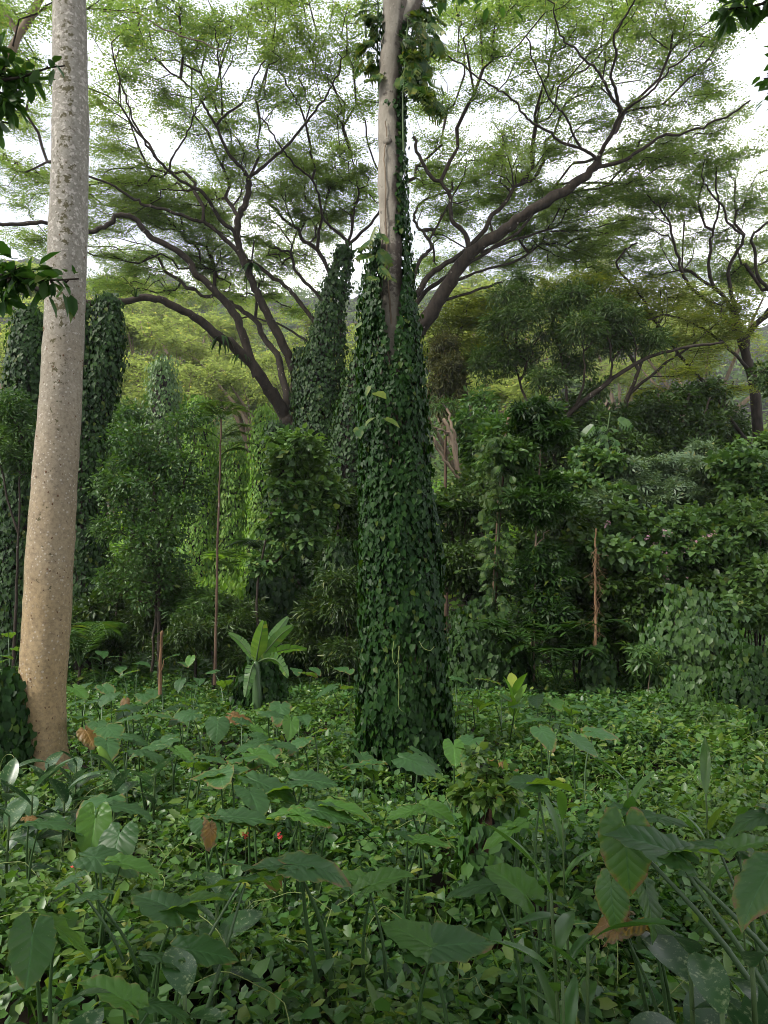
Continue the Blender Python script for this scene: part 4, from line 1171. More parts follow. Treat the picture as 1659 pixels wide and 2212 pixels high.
# ------------------------------------------------------------------ right-hand rain tree
D_R2 = 30.0
def px_tree(name, label, cat, limbs, d0, plates, leaf, bark, ntarget, k, size, tmpl, group=None, dplate=None, bf=.4, fol=None, jitd=1.5, sides=8, rtip=.0075, deep=1.0, seg=.6, rmax=.09, foot=True):
    base = at(limbs[0][0][0][0], limbs[0][0][0][1], d0)
    if foot: base[2] = float(ground_z(base[0], base[1]))
    root = thing(name, label, cat, base, group)
    sk = Skel()
    for li, (pts, r0, r1, d1) in enumerate(limbs):
        if li == 0:
            P, R = limb_path(pts, d0, d1, r0, r1); prev = -1
            if foot: P = np.vstack([base - [0, 0, .2], P]); R = np.concatenate([[R[0] * 1.15], R])
        else:
            q = np.array(sk.P); qx, qy = project(q)
            j = int(((qx - pts[0][0]) ** 2 + (qy - pts[0][1]) ** 2).argmin())
            P, R = limb_path(pts, float(q[j][1]), d1, r0, r1, jit=.03); prev = j
        b = Buf(); V, Q, T = tube(P, R, sides + (4 if r0 > 12 else 0), True, .2, li + 2); b.add(V, Q, T)
        part(b, 'trunk' if li == 0 else 'limb', bark, root, smooth=True)
        for p, r in zip(P, R): prev = sk.add(p, prev, r)
    first = len(sk.P)
    lobes = []
    for pl in plates:
        cx, cyy, hw, hh = pl[:4]
        if tmpl is LF_FEATHER:
            lobes += thin_plates(cx, cyy, hw, hh, dplate or (lambda y: d0), jitd); continue
        d = (pl[4] if len(pl) > 4 else (dplate(cyy) if dplate else d0)) + rng.uniform(-jitd, jitd)
        lobes.append(lobe_px(cx, cyy, hw * .88, hh * .88, d, hw * mpp(d) * deep * .88))
    pts, out = lobe_points(lobes, ntarget, .8) if tmpl is LF_FEATHER else lobe_points(lobes, ntarget, .4, .55)
    grow(sk, pts, bf, seg, .03, .08)
    part(twig_buf(sk, first, rtip, 2.25, rmax, 4), 'twigs', M['twig'], root, 'stuff')
    if tmpl is LF_FEATHER: ms = lacy_meshes(leaf, k * 5, size * .33, size * 2.1)
    else:
        f = dict(spread=size * 1.3); f.update(fol or {}); ms = sprig_meshes(leaf, int(k * 1.7), tmpl, size * .8, f)
    sprigs('crown', root, [(pts, ms, .14 if tmpl is LF_FEATHER else .4, .25)])
    return root
FEA = dict(spread=.45, up=1.5, ob=.1, rb=.35, droop=.1, flat=.2)
px_tree('rain_tree', 'rain tree at right edge with umbrella crown and thick brown trunk', 'tree', [
    ([(1652, 1080), (1641, 972), (1632, 857), (1617, 787), (1600, 722)], 17, 11, D_R2),
    ([(1600, 726), (1570, 687), (1545, 662), (1505, 632), (1476, 598), (1465, 560), (1450, 500), (1445, 475), (1415, 440), (1395, 418)], 8, 2, 28),
    ([(1596, 715), (1570, 650), (1532, 600), (1535, 540), (1540, 495), (1555, 450), (1548, 415)], 7, 2.5, 28),
    ([(1600, 722), (1594, 690), (1573, 592), (1595, 540), (1605, 510), (1572, 480), (1560, 445), (1530, 410), (1515, 380)], 7, 2, 27),
    ([(1610, 760), (1615, 722), (1645, 690), (1672, 655), (1710, 600)], 11, 6, 29),
    ([(1672, 660), (1659, 622), (1637, 596), (1630, 550), (1625, 510), (1660, 480), (1700, 450)], 6, 3, 28),
    ([(1634, 985), (1622, 965), (1580, 907), (1530, 837), (1480, 782), (1430, 715), (1405, 675), (1380, 632), (1355, 605), (1330, 567), (1350, 541), (1376, 528)], 6, 2.5, 27),
    ([(1620, 800), (1560, 740), (1500, 700), (1440, 680), (1400, 690)], 5, 2, 27)],
    D_R2, [(1460, 400, 95, 22), (1560, 378, 85, 22), (1630, 398, 65, 26), (1400, 440, 65, 17), (1520, 350, 60, 16), (1600, 330, 65, 20), (1650, 310, 50, 20), (1700, 360, 60, 30), (1480, 460, 65, 14), (1600, 450, 65, 14),
           (1380, 490, 65, 13), (1540, 510, 65, 12), (1640, 525, 55, 13), (1450, 535, 65, 12), (1500, 578, 80, 11), (1600, 595, 70, 12), (1420, 600, 65, 11), (1700, 480, 60, 16), (1720, 560, 60, 14), (1450, 430, 50, 12), (1660, 440, 50, 14)],
    M['albizia'], M['bark_dark'], 1650, 8, .26, LF_FEATHER, dplate=lambda y: float(np.clip(.5 * 15.5 / max((1296 - y) / FPX, .2) + .5 * 29, 22, 36)), fol=FEA)

# top-left neighbour: pale branches and wispy leaves entering behind the spotted trunk
px_tree('rain_tree', 'pale branched tree entering at top left corner behind spotted trunk', 'tree', [
    ([(-300, 1350), (-280, 1000), (-220, 700), (-150, 420), (-60, 230), (0, 150), (45, 70), (75, 20), (110, -60)], 20, 9, 15),
    ([(40, 78), (20, 40), (-5, 0), (-30, -60)], 7, 5, 15),
    ([(60, 45), (100, 18), (150, 15), (230, 22), (300, 30), (350, 60), (390, 78), (430, 92), (480, 110)], 4.5, 1.6, 17),
    ([(0, 150), (-60, 60), (-120, 0)], 6, 3, 14)],
    15, [(60, 60, 70, 40), (20, 0, 80, 40), (120, -20, 80, 40), (-60, 100, 80, 50), (230, 0, 70, 30), (-50, -20, 90, 40), (300, 10, 60, 25), (170, 60, 50, 16)], M['albizia'], M['bark_pale'], 260, 5, .17, LF_FEATHER, fol=dict(spread=.32, up=1.4, ob=.1, rb=.4, droop=.12, flat=.25), jitd=1.0, rtip=.005)

# ------------------------------------------------------------------ thicket far behind: one mass of leaves closing the view
def build_thicket():
    b = Buf(); C, R = [], []
    for k in range(430):
        y = rng.uniform(33, 92); px = rng.uniform(-500, 2150)
        if 380 < px < 610 and y < 50: continue
        x = (px - PW / 2) / FPX * y
        C.append((x, y, float(ground_z(x, y)) + rng.uniform(.5, 3.2 + (y - 33) * .06))); R.append(rng.uniform(1.6, 3.4))
    crowns(b, np.array(C), np.array(R), 190, .55, LF_DIAMOND, .9)
    obj('thicket', b.mesh('thicket', M['ivy_sun_tinted']), kind='stuff', label='dense green thicket filling the valley floor behind the trees')
build_thicket()

# ------------------------------------------------------------------ pale umbrella trees down the valley (copies of two models)
def umbrella_model(seed, r=7.5, h=11.0):
    """returns meshes (trunk, limbs, twigs, crown), foot at the origin"""
    sk = Skel(); out = []
    trunk = smooth_path(np.array([(0, 0, -.5), (.15, 0, h * .2), (-.1, .1, h * .42)]), sub=4)
    b = Buf(); b.add(*tube(trunk, np.linspace(.4, .28, len(trunk)), 8)); out.append(('trunk', b.mesh('trunk', M['bark_pale'], smooth=True), None))
    prev = -1
    for p in trunk: prev = sk.add(p, prev)
    top = prev; lobes = []
    for k in range(7):
        a = 2 * math.pi * k / 7 + rng.uniform(-.3, .3); R_ = r * rng.uniform(.5, .95); hz = h * rng.uniform(.72, 1.0)
        e = np.array([math.cos(a) * R_, math.sin(a) * R_, hz])
        S = smooth_path(np.array([trunk[-1], trunk[-1] + (e - trunk[-1]) * .45 + np.array([0, 0, .4]), e]), sub=4)
        b = Buf(); b.add(*tube(S, np.linspace(.2, .05, len(S)), 6)); out.append(('limb', b.mesh('limb', M['bark_pale'], smooth=True), None))
        prev = top
        for p in S[1:]: prev = sk.add(p, prev)
        for q in range(3):
            lobes.append((e + np.array([rng.normal() * r * .25, rng.normal() * r * .25, rng.uniform(-.6, .9)]), np.array([r * .3, r * .3, .42])))
    f = len(sk.P)
    pts, o = lobe_points(lobes, 620, .9)
    grow(sk, pts, .4, .9, .02)
    out.append(('twigs', twig_buf(sk, f, .012, 2.2, .12, 3).mesh('twigs', M['bark_pale']), 'stuff'))
    out.append(('crown', pts, 'stuff'))
    return out
UMB_CROWN = {}
UMB = [umbrella_model(1), umbrella_model(2, 8.5, 10)]
FAR_TREES = [  # crown centre px, y, depth, scale, model, label
    (330, 715, 62, 1.0, 0, 'pale green umbrella tree just right of the ivy column, under the low limb'),
    (400, 790, 72, 1.1, 1, 'light green flat topped tree seen below the low left limb'),
    (250, 790, 56, .9, 1, 'pale feathery tree half hidden by the right ivy column at left'),
    (540, 690, 80, 1.1, 0, 'far pale tree seen between the twisting left limbs'),
    (600, 770, 60, .8, 1, 'small pale tree behind the fork of the rain tree'),
    (420, 640, 105, 1.1, 1, 'far umbrella tree above the horizontal limb of the rain tree'),
    (300, 620, 110, 1.1, 0, 'far umbrella tree beside the spotted trunk under the far ridge'),
    (60, 600, 75, 1.2, 0, 'bright umbrella tree at left edge behind the spotted trunk'),
    (20, 700, 60, 1.0, 1, 'pale tree at left edge above the ivy columns'),
    (990, 680, 55, .9, 1, 'yellowish umbrella tree right of the central trunk'),
    (1010, 790, 44, .7, 0, 'small yellowish tree low behind the pale bare trunk'),
    (1080, 615, 110, 1.0, 0, 'far pale tree under the broken right limb'),
    (1180, 600, 120, 1.1, 1, 'far pale tree below the long right limb'),
    (1330, 640, 90, 1.2, 0, 'haze tinted umbrella tree behind the olive crowns at right'),
    (1500, 690, 70, 1.0, 1, 'umbrella tree seen through the right rain tree'),
    (680, 800, 66, .9, 0, 'pale tree between rain tree stem and ivy trunk'),
]
for (x, y, d, s, mi, lab) in FAR_TREES:
    top = at(x, y, d); g = float(ground_z(top[0], top[1]))
    hgt = max(top[2] - g, 5) * 1.02
    s2 = s; zs = hgt / (10.5 if mi == 0 else 9.6)
    rt = thing('umbrella_tree', lab, 'tree', (top[0], top[1], g), 'pale umbrella trees down the valley')
    rt.rotation_euler = (0, 0, rng.uniform(0, 6.28)); rt.scale = (s2, s2, zs)
    for nm, me, kd in UMB[mi]:
        if nm != 'crown': obj(nm, me, rt, kd)
        else:
            if mi not in UMB_CROWN: UMB_CROWN[mi] = sprigs('crown', rt, [(me + np.array(rt.location), lacy_meshes(M['albizia_haze_tinted'], 27, .25, .95), .12, .25)])
            else:
                c = UMB_CROWN[mi].copy(); COL.objects.link(c); c.parent = rt

# ------------------------------------------------------------------ ivy columns and mounds
def ivy_column(name, label, cat, cols, d, n, size, mat, core=None, group=None, tmpl=LF_HEART4, rough=.2, stems=14, seed=1, core_f=.55, upn=.6):
    foot = at(cols[-1][0], cols[-1][1], d); g = float(ground_z(foot[0], foot[1]))
    rt = thing(name, label, cat, (foot[0], foot[1], min(g, foot[2])), group)
    if core:
        P, R = px_column([(c[0], c[1], c[2] * core_f) for c in cols[::-1]], d)
        P[0][2] = min(P[0][2], g - .2)
        b = Buf(); b.add(*tube(P, R, 10, True, .2, seed)); part(b, 'trunk', core, rt, smooth=True)
    n = int(n * 1.35); size = size * .84
    Pt, O, a, s, r = ivy_shell(cols, d, n, seed, rough)
    cap = at(cols[0][0], cols[0][1], d); m = max(int(n * .05), 8)           # closed, leafy head
    dd = rdir(m); dd[:, 2] = np.abs(dd[:, 2]); r0 = cols[0][2] * mpp(d)
    Pt = np.vstack([Pt, cap + dd * r0 * rng.uniform(.7, 1.25, m)[:, None]]); O = np.vstack([O, dd])
    nr, tip, sz = ivy_leaves(Pt, O, size, .3, upn)
    Pt = Pt + O * (rng.random(len(Pt)) ** 3)[:, None] * size * 1.6 - O * (rng.random(len(Pt)) ** 1.3)[:, None] * size * 1.5
    b = Buf(); scatter(b, tmpl, Pt, tip, nr, sz); part(b, 'ivy_leaves', mat, rt, 'stuff')
    if stems:
        b = Buf(); rows = np.array(cols, float)
        for k in range(stems):
            y = np.linspace(rows[-1, 1], rng.uniform(rows[0, 1], rows[len(rows) // 2, 1]), 9)
            c = np.interp(y, rows[:, 1], rows[:, 0]); hw = np.interp(y, rows[:, 1], rows[:, 2]) * mpp(d) * .85
            aa = rng.uniform(0, 6.28) + np.cumsum(rng.normal(size=9) * .1)
            S = np.array([at(p, q, d) for p, q in zip(c, y)]) + np.stack([np.cos(aa) * hw, np.sin(aa) * hw, 0 * hw], -1)
            V, Q, T = tube(S, np.full(9, .012 * d / 15), 3, False); b.add(V, Q)
        part(b, 'vine_stems', M['twig'], rt, 'stuff')
    return rt
IV = 'ivy_clad_tree'
ivy_column(IV, 'ivy covered trunk at left edge, left of the spotted trunk', 'tree', [(62, 690, 26), (62, 740, 40), (60, 820, 46), (56, 930, 44), (50, 1050, 42), (48, 1200, 46), (48, 1330, 52), (46, 1430, 58)], 19, 9000, .13, M['ivy_far'], M['bark_dark'], seed=3)
ivy_column(IV, 'ivy covered broken trunk leaning out right of the spotted trunk', 'tree', [(234, 662, 24), (232, 710, 34), (222, 790, 38), (205, 890, 34), (192, 980, 32), (186, 1080, 36), (188, 1200, 44), (192, 1310, 50), (195, 1420, 56)], 19.5, 9500, .13, M['ivy_far'], M['bark_dark'], seed=4)
ivy_column(IV, 'slim ivy stem hugging the right side of the spotted trunk', 'tree', [(178, 665, 12), (180, 800, 16), (178, 1000, 22), (180, 1200, 26), (180, 1400, 30)], 19.2, 3200, .13, M['ivy_far'], M['bark_dark'], seed=14)
ivy_column('ivy_mantle', 'dark ivy mantle wrapping the rain tree stub and trunk', 'vine', [(742, 553, 18), (730, 600, 27), (716, 660, 31), (706, 720, 38), (696, 780, 46), (692, 860, 52), (694, 950, 58), (700, 1050, 66), (706, 1150, 72), (712, 1250, 78), (718, 1360, 84)], 27.2, 13000, .15, M['ivy_far'], None, seed=5)
ivy_column('ivy_mantle', 'lower ivy mantle between rain tree trunk and central ivy trunk', 'vine', [(778, 765, 10), (772, 800, 24), (764, 870, 34), (760, 950, 44), (757, 1050, 52), (757, 1200, 60), (757, 1350, 66)], 26, 7000, .15, M['ivy_far'], M['bark_dark'], seed=6)
ivy_column('ivy_mantle', 'short ivy stub left of the rain tree stub top', 'vine', [(652, 765, 14), (655, 800, 22), (662, 860, 26), (668, 950, 30), (670, 1050, 34)], 27.4, 2600, .15, M['ivy_far'], M['bark_dark'], seed=7)
BR = 'bright ivy curtains round the glade'
ivy_column('ivy_curtain', 'ivy curtain with sunlight put into its bright green in the middle of the glade', 'vine', [(505, 985, 26), (505, 1030, 36), (502, 1090, 38), (498, 1150, 40), (492, 1210, 44), (490, 1260, 48)], 37, 7000, .22, M['ivy_sun_tinted'], M['bark_dark'], BR, tmpl=LF_DIAMOND, seed=8)
ivy_column('ivy_curtain', 'bright ivy curtain at the right end of the glade', 'vine', [(572, 900, 22), (574, 960, 32), (574, 1040, 32), (568, 1120, 30), (562, 1200, 34), (560, 1250, 40)], 36, 5200, .22, M['ivy_sun_tinted'], M['bark_dark'], BR, tmpl=LF_DIAMOND, seed=9)
ivy_column('ivy_curtain', 'green ivy curtain at the left end of the glade', 'vine', [(430, 880, 22), (432, 940, 34), (434, 1030, 36), (432, 1110, 34), (424, 1190, 40), (420, 1250, 46)], 36.5, 5600, .22, M['ivy_sun_tinted'], M['bark_dark'], BR, tmpl=LF_DIAMOND, seed=10)
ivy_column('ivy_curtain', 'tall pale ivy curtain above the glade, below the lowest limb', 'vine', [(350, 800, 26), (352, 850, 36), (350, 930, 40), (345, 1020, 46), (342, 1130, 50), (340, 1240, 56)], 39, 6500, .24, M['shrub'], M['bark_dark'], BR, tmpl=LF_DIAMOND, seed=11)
ivy_column(IV, 'dark ivy trunk standing at the right rim of the glade', 'tree', [(600, 935, 20), (606, 990, 30), (612, 1060, 34), (614, 1140, 34), (618, 1230, 38), (622, 1340, 44), (624, 1440, 50)], 21, 6500, .14, M['ivy_far'], M['bark_dark'], seed=12)
ivy_column(IV, 'dark ivy trunk right behind the banana plant', 'tree', [(655, 1020, 22), (660, 1080, 30), (664, 1160, 34), (668, 1260, 40), (670, 1350, 46), (672, 1440, 50)], 20, 5600, .14, M['ivy_far'], M['bark_dark'], seed=13)

def mound(label, cols, d, n, size, mat, seed, group='ivy mounds in front of the hedge'):
    return ivy_column('ivy_mound', label, 'mound', cols, d, int(n * 1.1), size * 1.15, mat, None, group, rough=.3, stems=10, seed=seed, upn=1.0)
mound('ivy cone climbing the foot of the dry pole', [(1292, 1400, 8), (1294, 1430, 20), (1296, 1465, 30), (1296, 1505, 38), (1296, 1560, 46)], 14.2, 2600, .11, M['ivy_far'], 21)
mound('big rounded ivy dome in front of the pink flowered hedge', [(1478, 1318, 48), (1482, 1345, 76), (1485, 1380, 92), (1488, 1420, 100), (1490, 1470, 108), (1490, 1560, 122)], 14.7, 6500, .12, M['mid'], 22)
mound('ivy cone with yellow green tip below the big dome', [(1468, 1462, 10), (1474, 1490, 30), (1480, 1520, 48), (1484, 1550, 62), (1486, 1600, 78)], 13, 3800, .11, M['mid'], 23)
mound('small pointed ivy cone near right edge on the carpet', [(1552, 1545, 8), (1556, 1570, 26), (1560, 1600, 38), (1562, 1650, 50)], 11, 2000, .10, M['mid'], 24)
mound('ivy bank cut off by the right edge', [(1668, 1560, 20), (1668, 1600, 36), (1668, 1650, 46), (1668, 1720, 56)], 9.3, 2200, .10, M['ivy_far'], 25)
mound('low ivy hump left of the big dome', [(1400, 1455, 26), (1402, 1490, 42), (1402, 1540, 54)], 14.5, 2000, .11, M['ivy_far'], 26)
mound('dark ivy hump under the banana plant', [(562, 1432, 22), (562, 1460, 34), (562, 1500, 42), (560, 1560, 48)], 12.6, 2400, .10, M['ivy'], 27)
mound('ivy bank against the left foot of the spotted trunk', [(20, 1478, 24), (22, 1530, 34), (24, 1590, 40), (26, 1680, 46)], 8.3, 2400, .095, M['ivy'], 28)
mound('dark ivy heap right of the glade behind the banana plant', [(600, 1225, 40), (610, 1262, 66), (625, 1310, 84), (630, 1370, 96), (630, 1440, 100)], 18.5, 5200, .13, M['ivy_far'], 29)
mound('ivy heap left of central trunk at the dark wood edge', [(735, 1200, 30), (732, 1260, 48), (728, 1330, 58), (724, 1440, 66)], 17.5, 4200, .13, M['ivy_far'], 30)
mound('ivy swell at far right behind the carpet', [(1620, 1440, 50), (1622, 1475, 70), (1624, 1540, 84)], 13.5, 3200, .11, M['ivy_far'], 31)
mound('broad ivy bank right of the central trunk', [(1035, 1345, 46), (1040, 1385, 70), (1045, 1440, 86), (1048, 1520, 96)], 15.2, 4800, .115, M['ivy_far'], 32)

def fern_fronds(rt, base, angles, L, mat, npin, pl, pw, rise):
    for a in angles:
        h = np.array([math.cos(a), math.sin(a), 0]); Lk = L * rng.uniform(.8, 1.15)
        t = np.linspace(0, 1, 10)
        S = base + h * (Lk * t * .85)[:, None] + np.array([0, 0, 1.0]) * (Lk * (rise * t * 1.7 - rise * 1.35 * t ** 2))[:, None]
        b = Buf(); b.add(*tube(S, np.linspace(.012, .004, 10) * L, 4, False)[:2])
        T = norm(np.gradient(S, axis=0)); sd = norm(np.cross(T, np.array([0, 0, 1.0])))
        q = np.linspace(.14, .99, npin)
        C, Tq, Sq = [np.stack([np.interp(q, t, X[:, i]) for i in range(3)], -1) for X in (S, T, sd)]
        ln = Lk * pl * np.sin(math.pi * (q * .8 + .15)) + .02
        PIN = T_([(0, -pw, 0), (1, 0, -.18), (0, pw, 0), (.5, pw * 1.6, -.03), (.5, -pw * 1.6, -.03)], [(0, 4, 1), (0, 1, 3), (0, 3, 2)])
        for s in (-1, 1):
            scatter(b, PIN, C, Sq * s + Tq * .45, np.tile([0, 0, 1.0], (npin, 1)), ln * rng.uniform(.85, 1.1, npin))
        part(b, 'frond', mat, rt)
def fern(name, label, cat, x, y, d, n, L, mat, npin=16, pl=.26, pw=.06, rise=.5, group=None, az=None, high=False):
    base = at(x, y, d)
    if not high: base[2] = max(base[2], float(ground_z(base[0], base[1])))
    rt = thing(name, label, cat, base, group)
    fern_fronds(rt, base, [math.radians(a) for a in az] if az else [2 * math.pi * k / n + rng.uniform(-.3, .3) for k in range(n)], L, mat, npin, pl, pw, rise)
    return rt

# ------------------------------------------------------------------ shrubs and small trees
def fill(x0, y0, x1, y1, n, hw, hh, d, dj=1.0):
    return [(rng.uniform(x0, x1), rng.uniform(y0, y1), hw * rng.uniform(.7, 1.3), hh * rng.uniform(.7, 1.3), d + rng.uniform(-dj, dj)) for _ in range(n)]
FINE = dict(spread=.22, up=.9, ob=.5, rb=.5, droop=.25, flat=.6)
TIER = dict(spread=.24, up=1.2, ob=.4, rb=.4, droop=.25, flat=.5)
WHORL = dict(spread=.12, up=.8, ob=.8, rb=.5, droop=.1, flat=.9, radial=1.2)
TW = M['twig']
def sh(name, label, cat, stems, d, plates, leaf, nt, k, size, tmpl, fol=None, bark=None, group=None, jitd=.3, rtip=.004):
    return px_tree(name, label, cat, [(s[0], s[1], s[2], d) for s in stems], d, plates, leaf, bark or M['bark_dark'], nt, k, size, tmpl, group, None, .3, fol or FINE, jitd, 6, rtip, .9, .35, .05)
# left of the rain tree
sh('shrub_tree', 'dark fine leaved small tree left of the glade behind elephant ears', 'tree', [([(345, 1460), (343, 1340), (342, 1240), (345, 1160), (335, 1080), (320, 1000)], 6, 3), ([(345, 1180), (375, 1110), (400, 1040), (420, 960)], 4, 2), ([(342, 1240), (300, 1150), (270, 1080)], 4, 2), ([(328, 1450), (334, 1350), (338, 1260)], 4, 3)], 16.5,
   [(278, 950, 52, 38), (333, 1000, 57, 42), (393, 930, 52, 38), (433, 895, 38, 28), (308, 1060, 76, 47), (388, 1010, 52, 42), (278, 1130, 66, 42), (373, 1110, 57, 42), (233, 1060, 42, 38), (418, 1060, 42, 38), (338, 1170, 66, 38), (268, 1010, 47, 38), (278, 1210, 57, 38), (358, 1230, 57, 34), (318, 1280, 57, 38), (238, 1150, 38, 38), (248, 1260, 43, 38)], M['mid'], 820, 9, .12, LF_OVAL)
sap = fern('palm_sapling', 'slender straight sapling with spreading feathery top in front of the glade', 'tree', 478, 905, 15, 9, .72, M['dark'], 17, .24, .06, .62, None, [10, 55, 95, 140, 185, 225, 265, 305, 340], True)
S, RR = limb_path([(464, 1480), (466, 1380), (468, 1280), (470, 1180), (473, 1080), (476, 980), (478, 905)], 15, 15, 4.4, 2.2, jit=.006)
b_ = Buf(); b_.add(*tube(S, RR, 7)); part(b_, 'stem', M['bark_brown'], sap, smooth=True)
for yy, azs in ((950, (20, 60, 330, 190)), (985, (15, 345, 40, 170))):
    fern_fronds(sap, at(476, yy, 15), [math.radians(a) for a in azs], .85, M['dark'], 17, .22, .06, .5)
sh('shrub_tree', 'pale green tiered shrub tree in front of the dark ivy trunk', 'tree', [([(572, 1470), (555, 1330), (560, 1240), (578, 1150), (590, 1090), (600, 1020), (620, 970)], 4, 2), ([(590, 1090), (630, 1040), (670, 1030)], 2.5, 1.2), ([(600, 1030), (640, 985), (670, 990)], 2.5, 1.2), ([(585, 1110), (640, 1085), (680, 1080)], 2.5, 1.2)], 16,
   [(608, 952, 34, 14), (658, 955, 30, 16), (618, 985, 41, 10), (673, 985, 30, 10), (628, 1020, 54, 12), (693, 1022, 28, 10), (658, 1055, 50, 11), (708, 1062, 27, 9), (618, 1062, 36, 11), (658, 1092, 45, 11), (693, 1105, 30, 10), (628, 1110, 32, 10), (678, 1130, 32, 9), (588, 1140, 30, 14), (618, 1180, 36, 16), (578, 1220, 32, 18), (658, 1170, 36, 14)], M['shrub'], 460, 7, .165, LF_HEART4, TIER)
sh('shrub', 'dark green bush at left edge before the ivy trunk', 'shrub', [([(30, 1430), (35, 1300), (40, 1150), (45, 1000)], 5, 2), ([(40, 1150), (10, 1050), (0, 950)], 3, 2)], 17, [(20, 900, 45, 35), (50, 950, 45, 40), (10, 980, 50, 45), (60, 1000, 35, 35), (20, 870, 30, 20)], M['mid'], 420, 11, .15, LF_LANCE)
LOW = 'low dark shrubs along the wood edge'
for lab, x0, y0, x1, y1, d, mt, nt in (
    ('low dark bush right of the leaning ivy trunk', 215, 1240, 300, 1400, 18.5, 'dark', 420), ('low dark bush under the fine leaved tree', 300, 1255, 385, 1400, 17.5, 'dark', 420),
    ('grey green low bush left of the sapling stem', 385, 1290, 460, 1370, 16.8, 'mid', 320), ('dark low bush right of the sapling stem', 470, 1315, 545, 1410, 17, 'dark', 340),
    ('dark bush between banana plant and central trunk', 650, 1300, 720, 1420, 16.5, 'dark', 420), ('dark bush close left of the central trunk', 720, 1240, 785, 1430, 16, 'dark', 480),
    ('dark tall bush left of the central trunk at mid height', 690, 1060, 780, 1230, 18.5, 'dark', 480), ('dark bush at the left edge beside the spotted trunk foot', 130, 1300, 210, 1420, 17.8, 'dark', 300),
    ('low bush below the sapling at the elephant ear field', 400, 1350, 520, 1430, 16, 'dark', 360)):
    cx = (x0 + x1) / 2
    sh('shrub', lab, 'shrub', [([(cx, y1 + 60), (cx + 3, y1), (cx - 6, (y0 + y1) / 2), (cx + 8, y0 + 25)], 4, 2)], d, fill(x0, y0, x1, y1, 9, 34, 26, d, .5), M[mt], nt, 11, .17, LF_OVAL if rnd.random() < .5 else LF_LANCE, FINE, group=LOW)

# right of the central trunk
px_tree('broadleaf_tree', 'dark olive tree with long limb sweeping up right of centre', 'tree', [
    ([(1152, 1080), (1158, 1040), (1172, 1005), (1192, 940), (1220, 902), (1260, 867), (1300, 837), (1332, 811), (1380, 782), (1430, 762), (1505, 747), (1560, 740)], 13, 3, 24),
    ([(1310, 830), (1321, 806), (1322, 772), (1315, 732), (1308, 690)], 4, 1.6, 23.5), ([(1205, 925), (1225, 870), (1215, 800), (1205, 740), (1190, 690)], 5, 2, 24.5),
    ([(1240, 885), (1262, 820), (1260, 760), (1262, 700)], 4, 1.5, 23), ([(1370, 790), (1372, 740), (1350, 700)], 3, 1.5, 24), ([(1180, 975), (1150, 900), (1120, 820), (1090, 740)], 6, 2, 25)],
    24, [(1100, 650, 50, 36), (1085, 715, 50, 45), (1060, 790, 55, 45), (1130, 690, 45, 40), (1185, 670, 50, 36), (1240, 650, 50, 34), (1200, 740, 50, 40), (1260, 720, 50, 40), (1310, 680, 50, 34), (1130, 780, 45, 40), (1350, 700, 45, 36), (1320, 750, 50, 30), (1120, 610, 26, 22), (1240, 800, 45, 34), (1400, 740, 50, 26), (1180, 830, 40, 34)],
    M['dark'], M['bark_dark'], 1500, 10, .19, LF_LANCE, None, None, .35, dict(spread=.3, up=.9, ob=.5, rb=.5, droop=.3, flat=.7), .9, 8, .006, .9, .45, .07)
px_tree('rain_tree', 'olive feathery tree spreading behind the dark crowns at right', 'tree', [
    ([(1300, 1080), (1308, 1000), (1312, 945), (1340, 900), (1360, 850), (1380, 800), (1400, 740), (1430, 690)], 10, 3, 28), ([(1318, 945), (1380, 927), (1480, 924), (1560, 900)], 7, 2, 27), ([(1360, 850), (1420, 800), (1500, 740), (1560, 690)], 5, 2, 28), ([(1380, 800), (1330, 720), (1280, 660), (1220, 630)], 5, 2, 28)],
    28, [(1180, 625, 60, 16), (1270, 615, 70, 16), (1360, 622, 75, 17), (1450, 640, 75, 17), (1540, 660, 70, 17), (1300, 650, 70, 14), (1400, 670, 70, 15), (1500, 700, 70, 16), (1580, 720, 60, 16), (1450, 730, 60, 15), (1540, 770, 60, 16), (1340, 690, 50, 14), (1600, 680, 50, 16), (1480, 800, 60, 16), (1580, 830, 50, 16), (1400, 840, 50, 16)],
    M['olive'], M['bark_dark'], 760, 6, .3, LF_FEATHER, None, None, .4, FEA, 1.2)
px_tree('rain_tree', 'yellow olive umbrella tree right behind the central trunk', 'tree', [([(1030, 1080), (1020, 960), (1010, 880), (1000, 800), (985, 740), (1000, 700)], 9, 3, 31), ([(1003, 800), (1040, 740), (1080, 700)], 4, 1.5, 31), ([(1000, 790), (960, 750), (935, 720)], 4, 1.5, 31)],
    31, [(990, 680, 60, 15), (1040, 700, 55, 14), (950, 710, 50, 14), (1000, 730, 60, 13), (1060, 740, 50, 13), (940, 760, 40, 13), (1040, 660, 50, 12), (1020, 770, 50, 13)], M['olive'], M['bark_dark'], 420, 7, .35, LF_FEATHER, None, None, .4, FEA, .8)
px_tree('cypress_tree', 'brownish hanging foliage clump right of the central trunk', 'tree', [([(962, 1080), (962, 950), (960, 850), (960, 740)], 5, 2, 25)], 25, [(962, 750, 28, 26), (945, 790, 26, 30), (975, 800, 34, 36), (950, 845, 34, 30), (985, 850, 24, 30), (960, 890, 30, 20)],
    leaf_mat('brown_olive_leaf', [(.035, .045, .016), (.055, .06, .022), (.07, .075, .028)], (1.6, 1.5, .8), .3, .2, .6, .6), M['bark_brown'], 420, 12, .2, LF_LANCE, None, None, .3, FINE, .4)
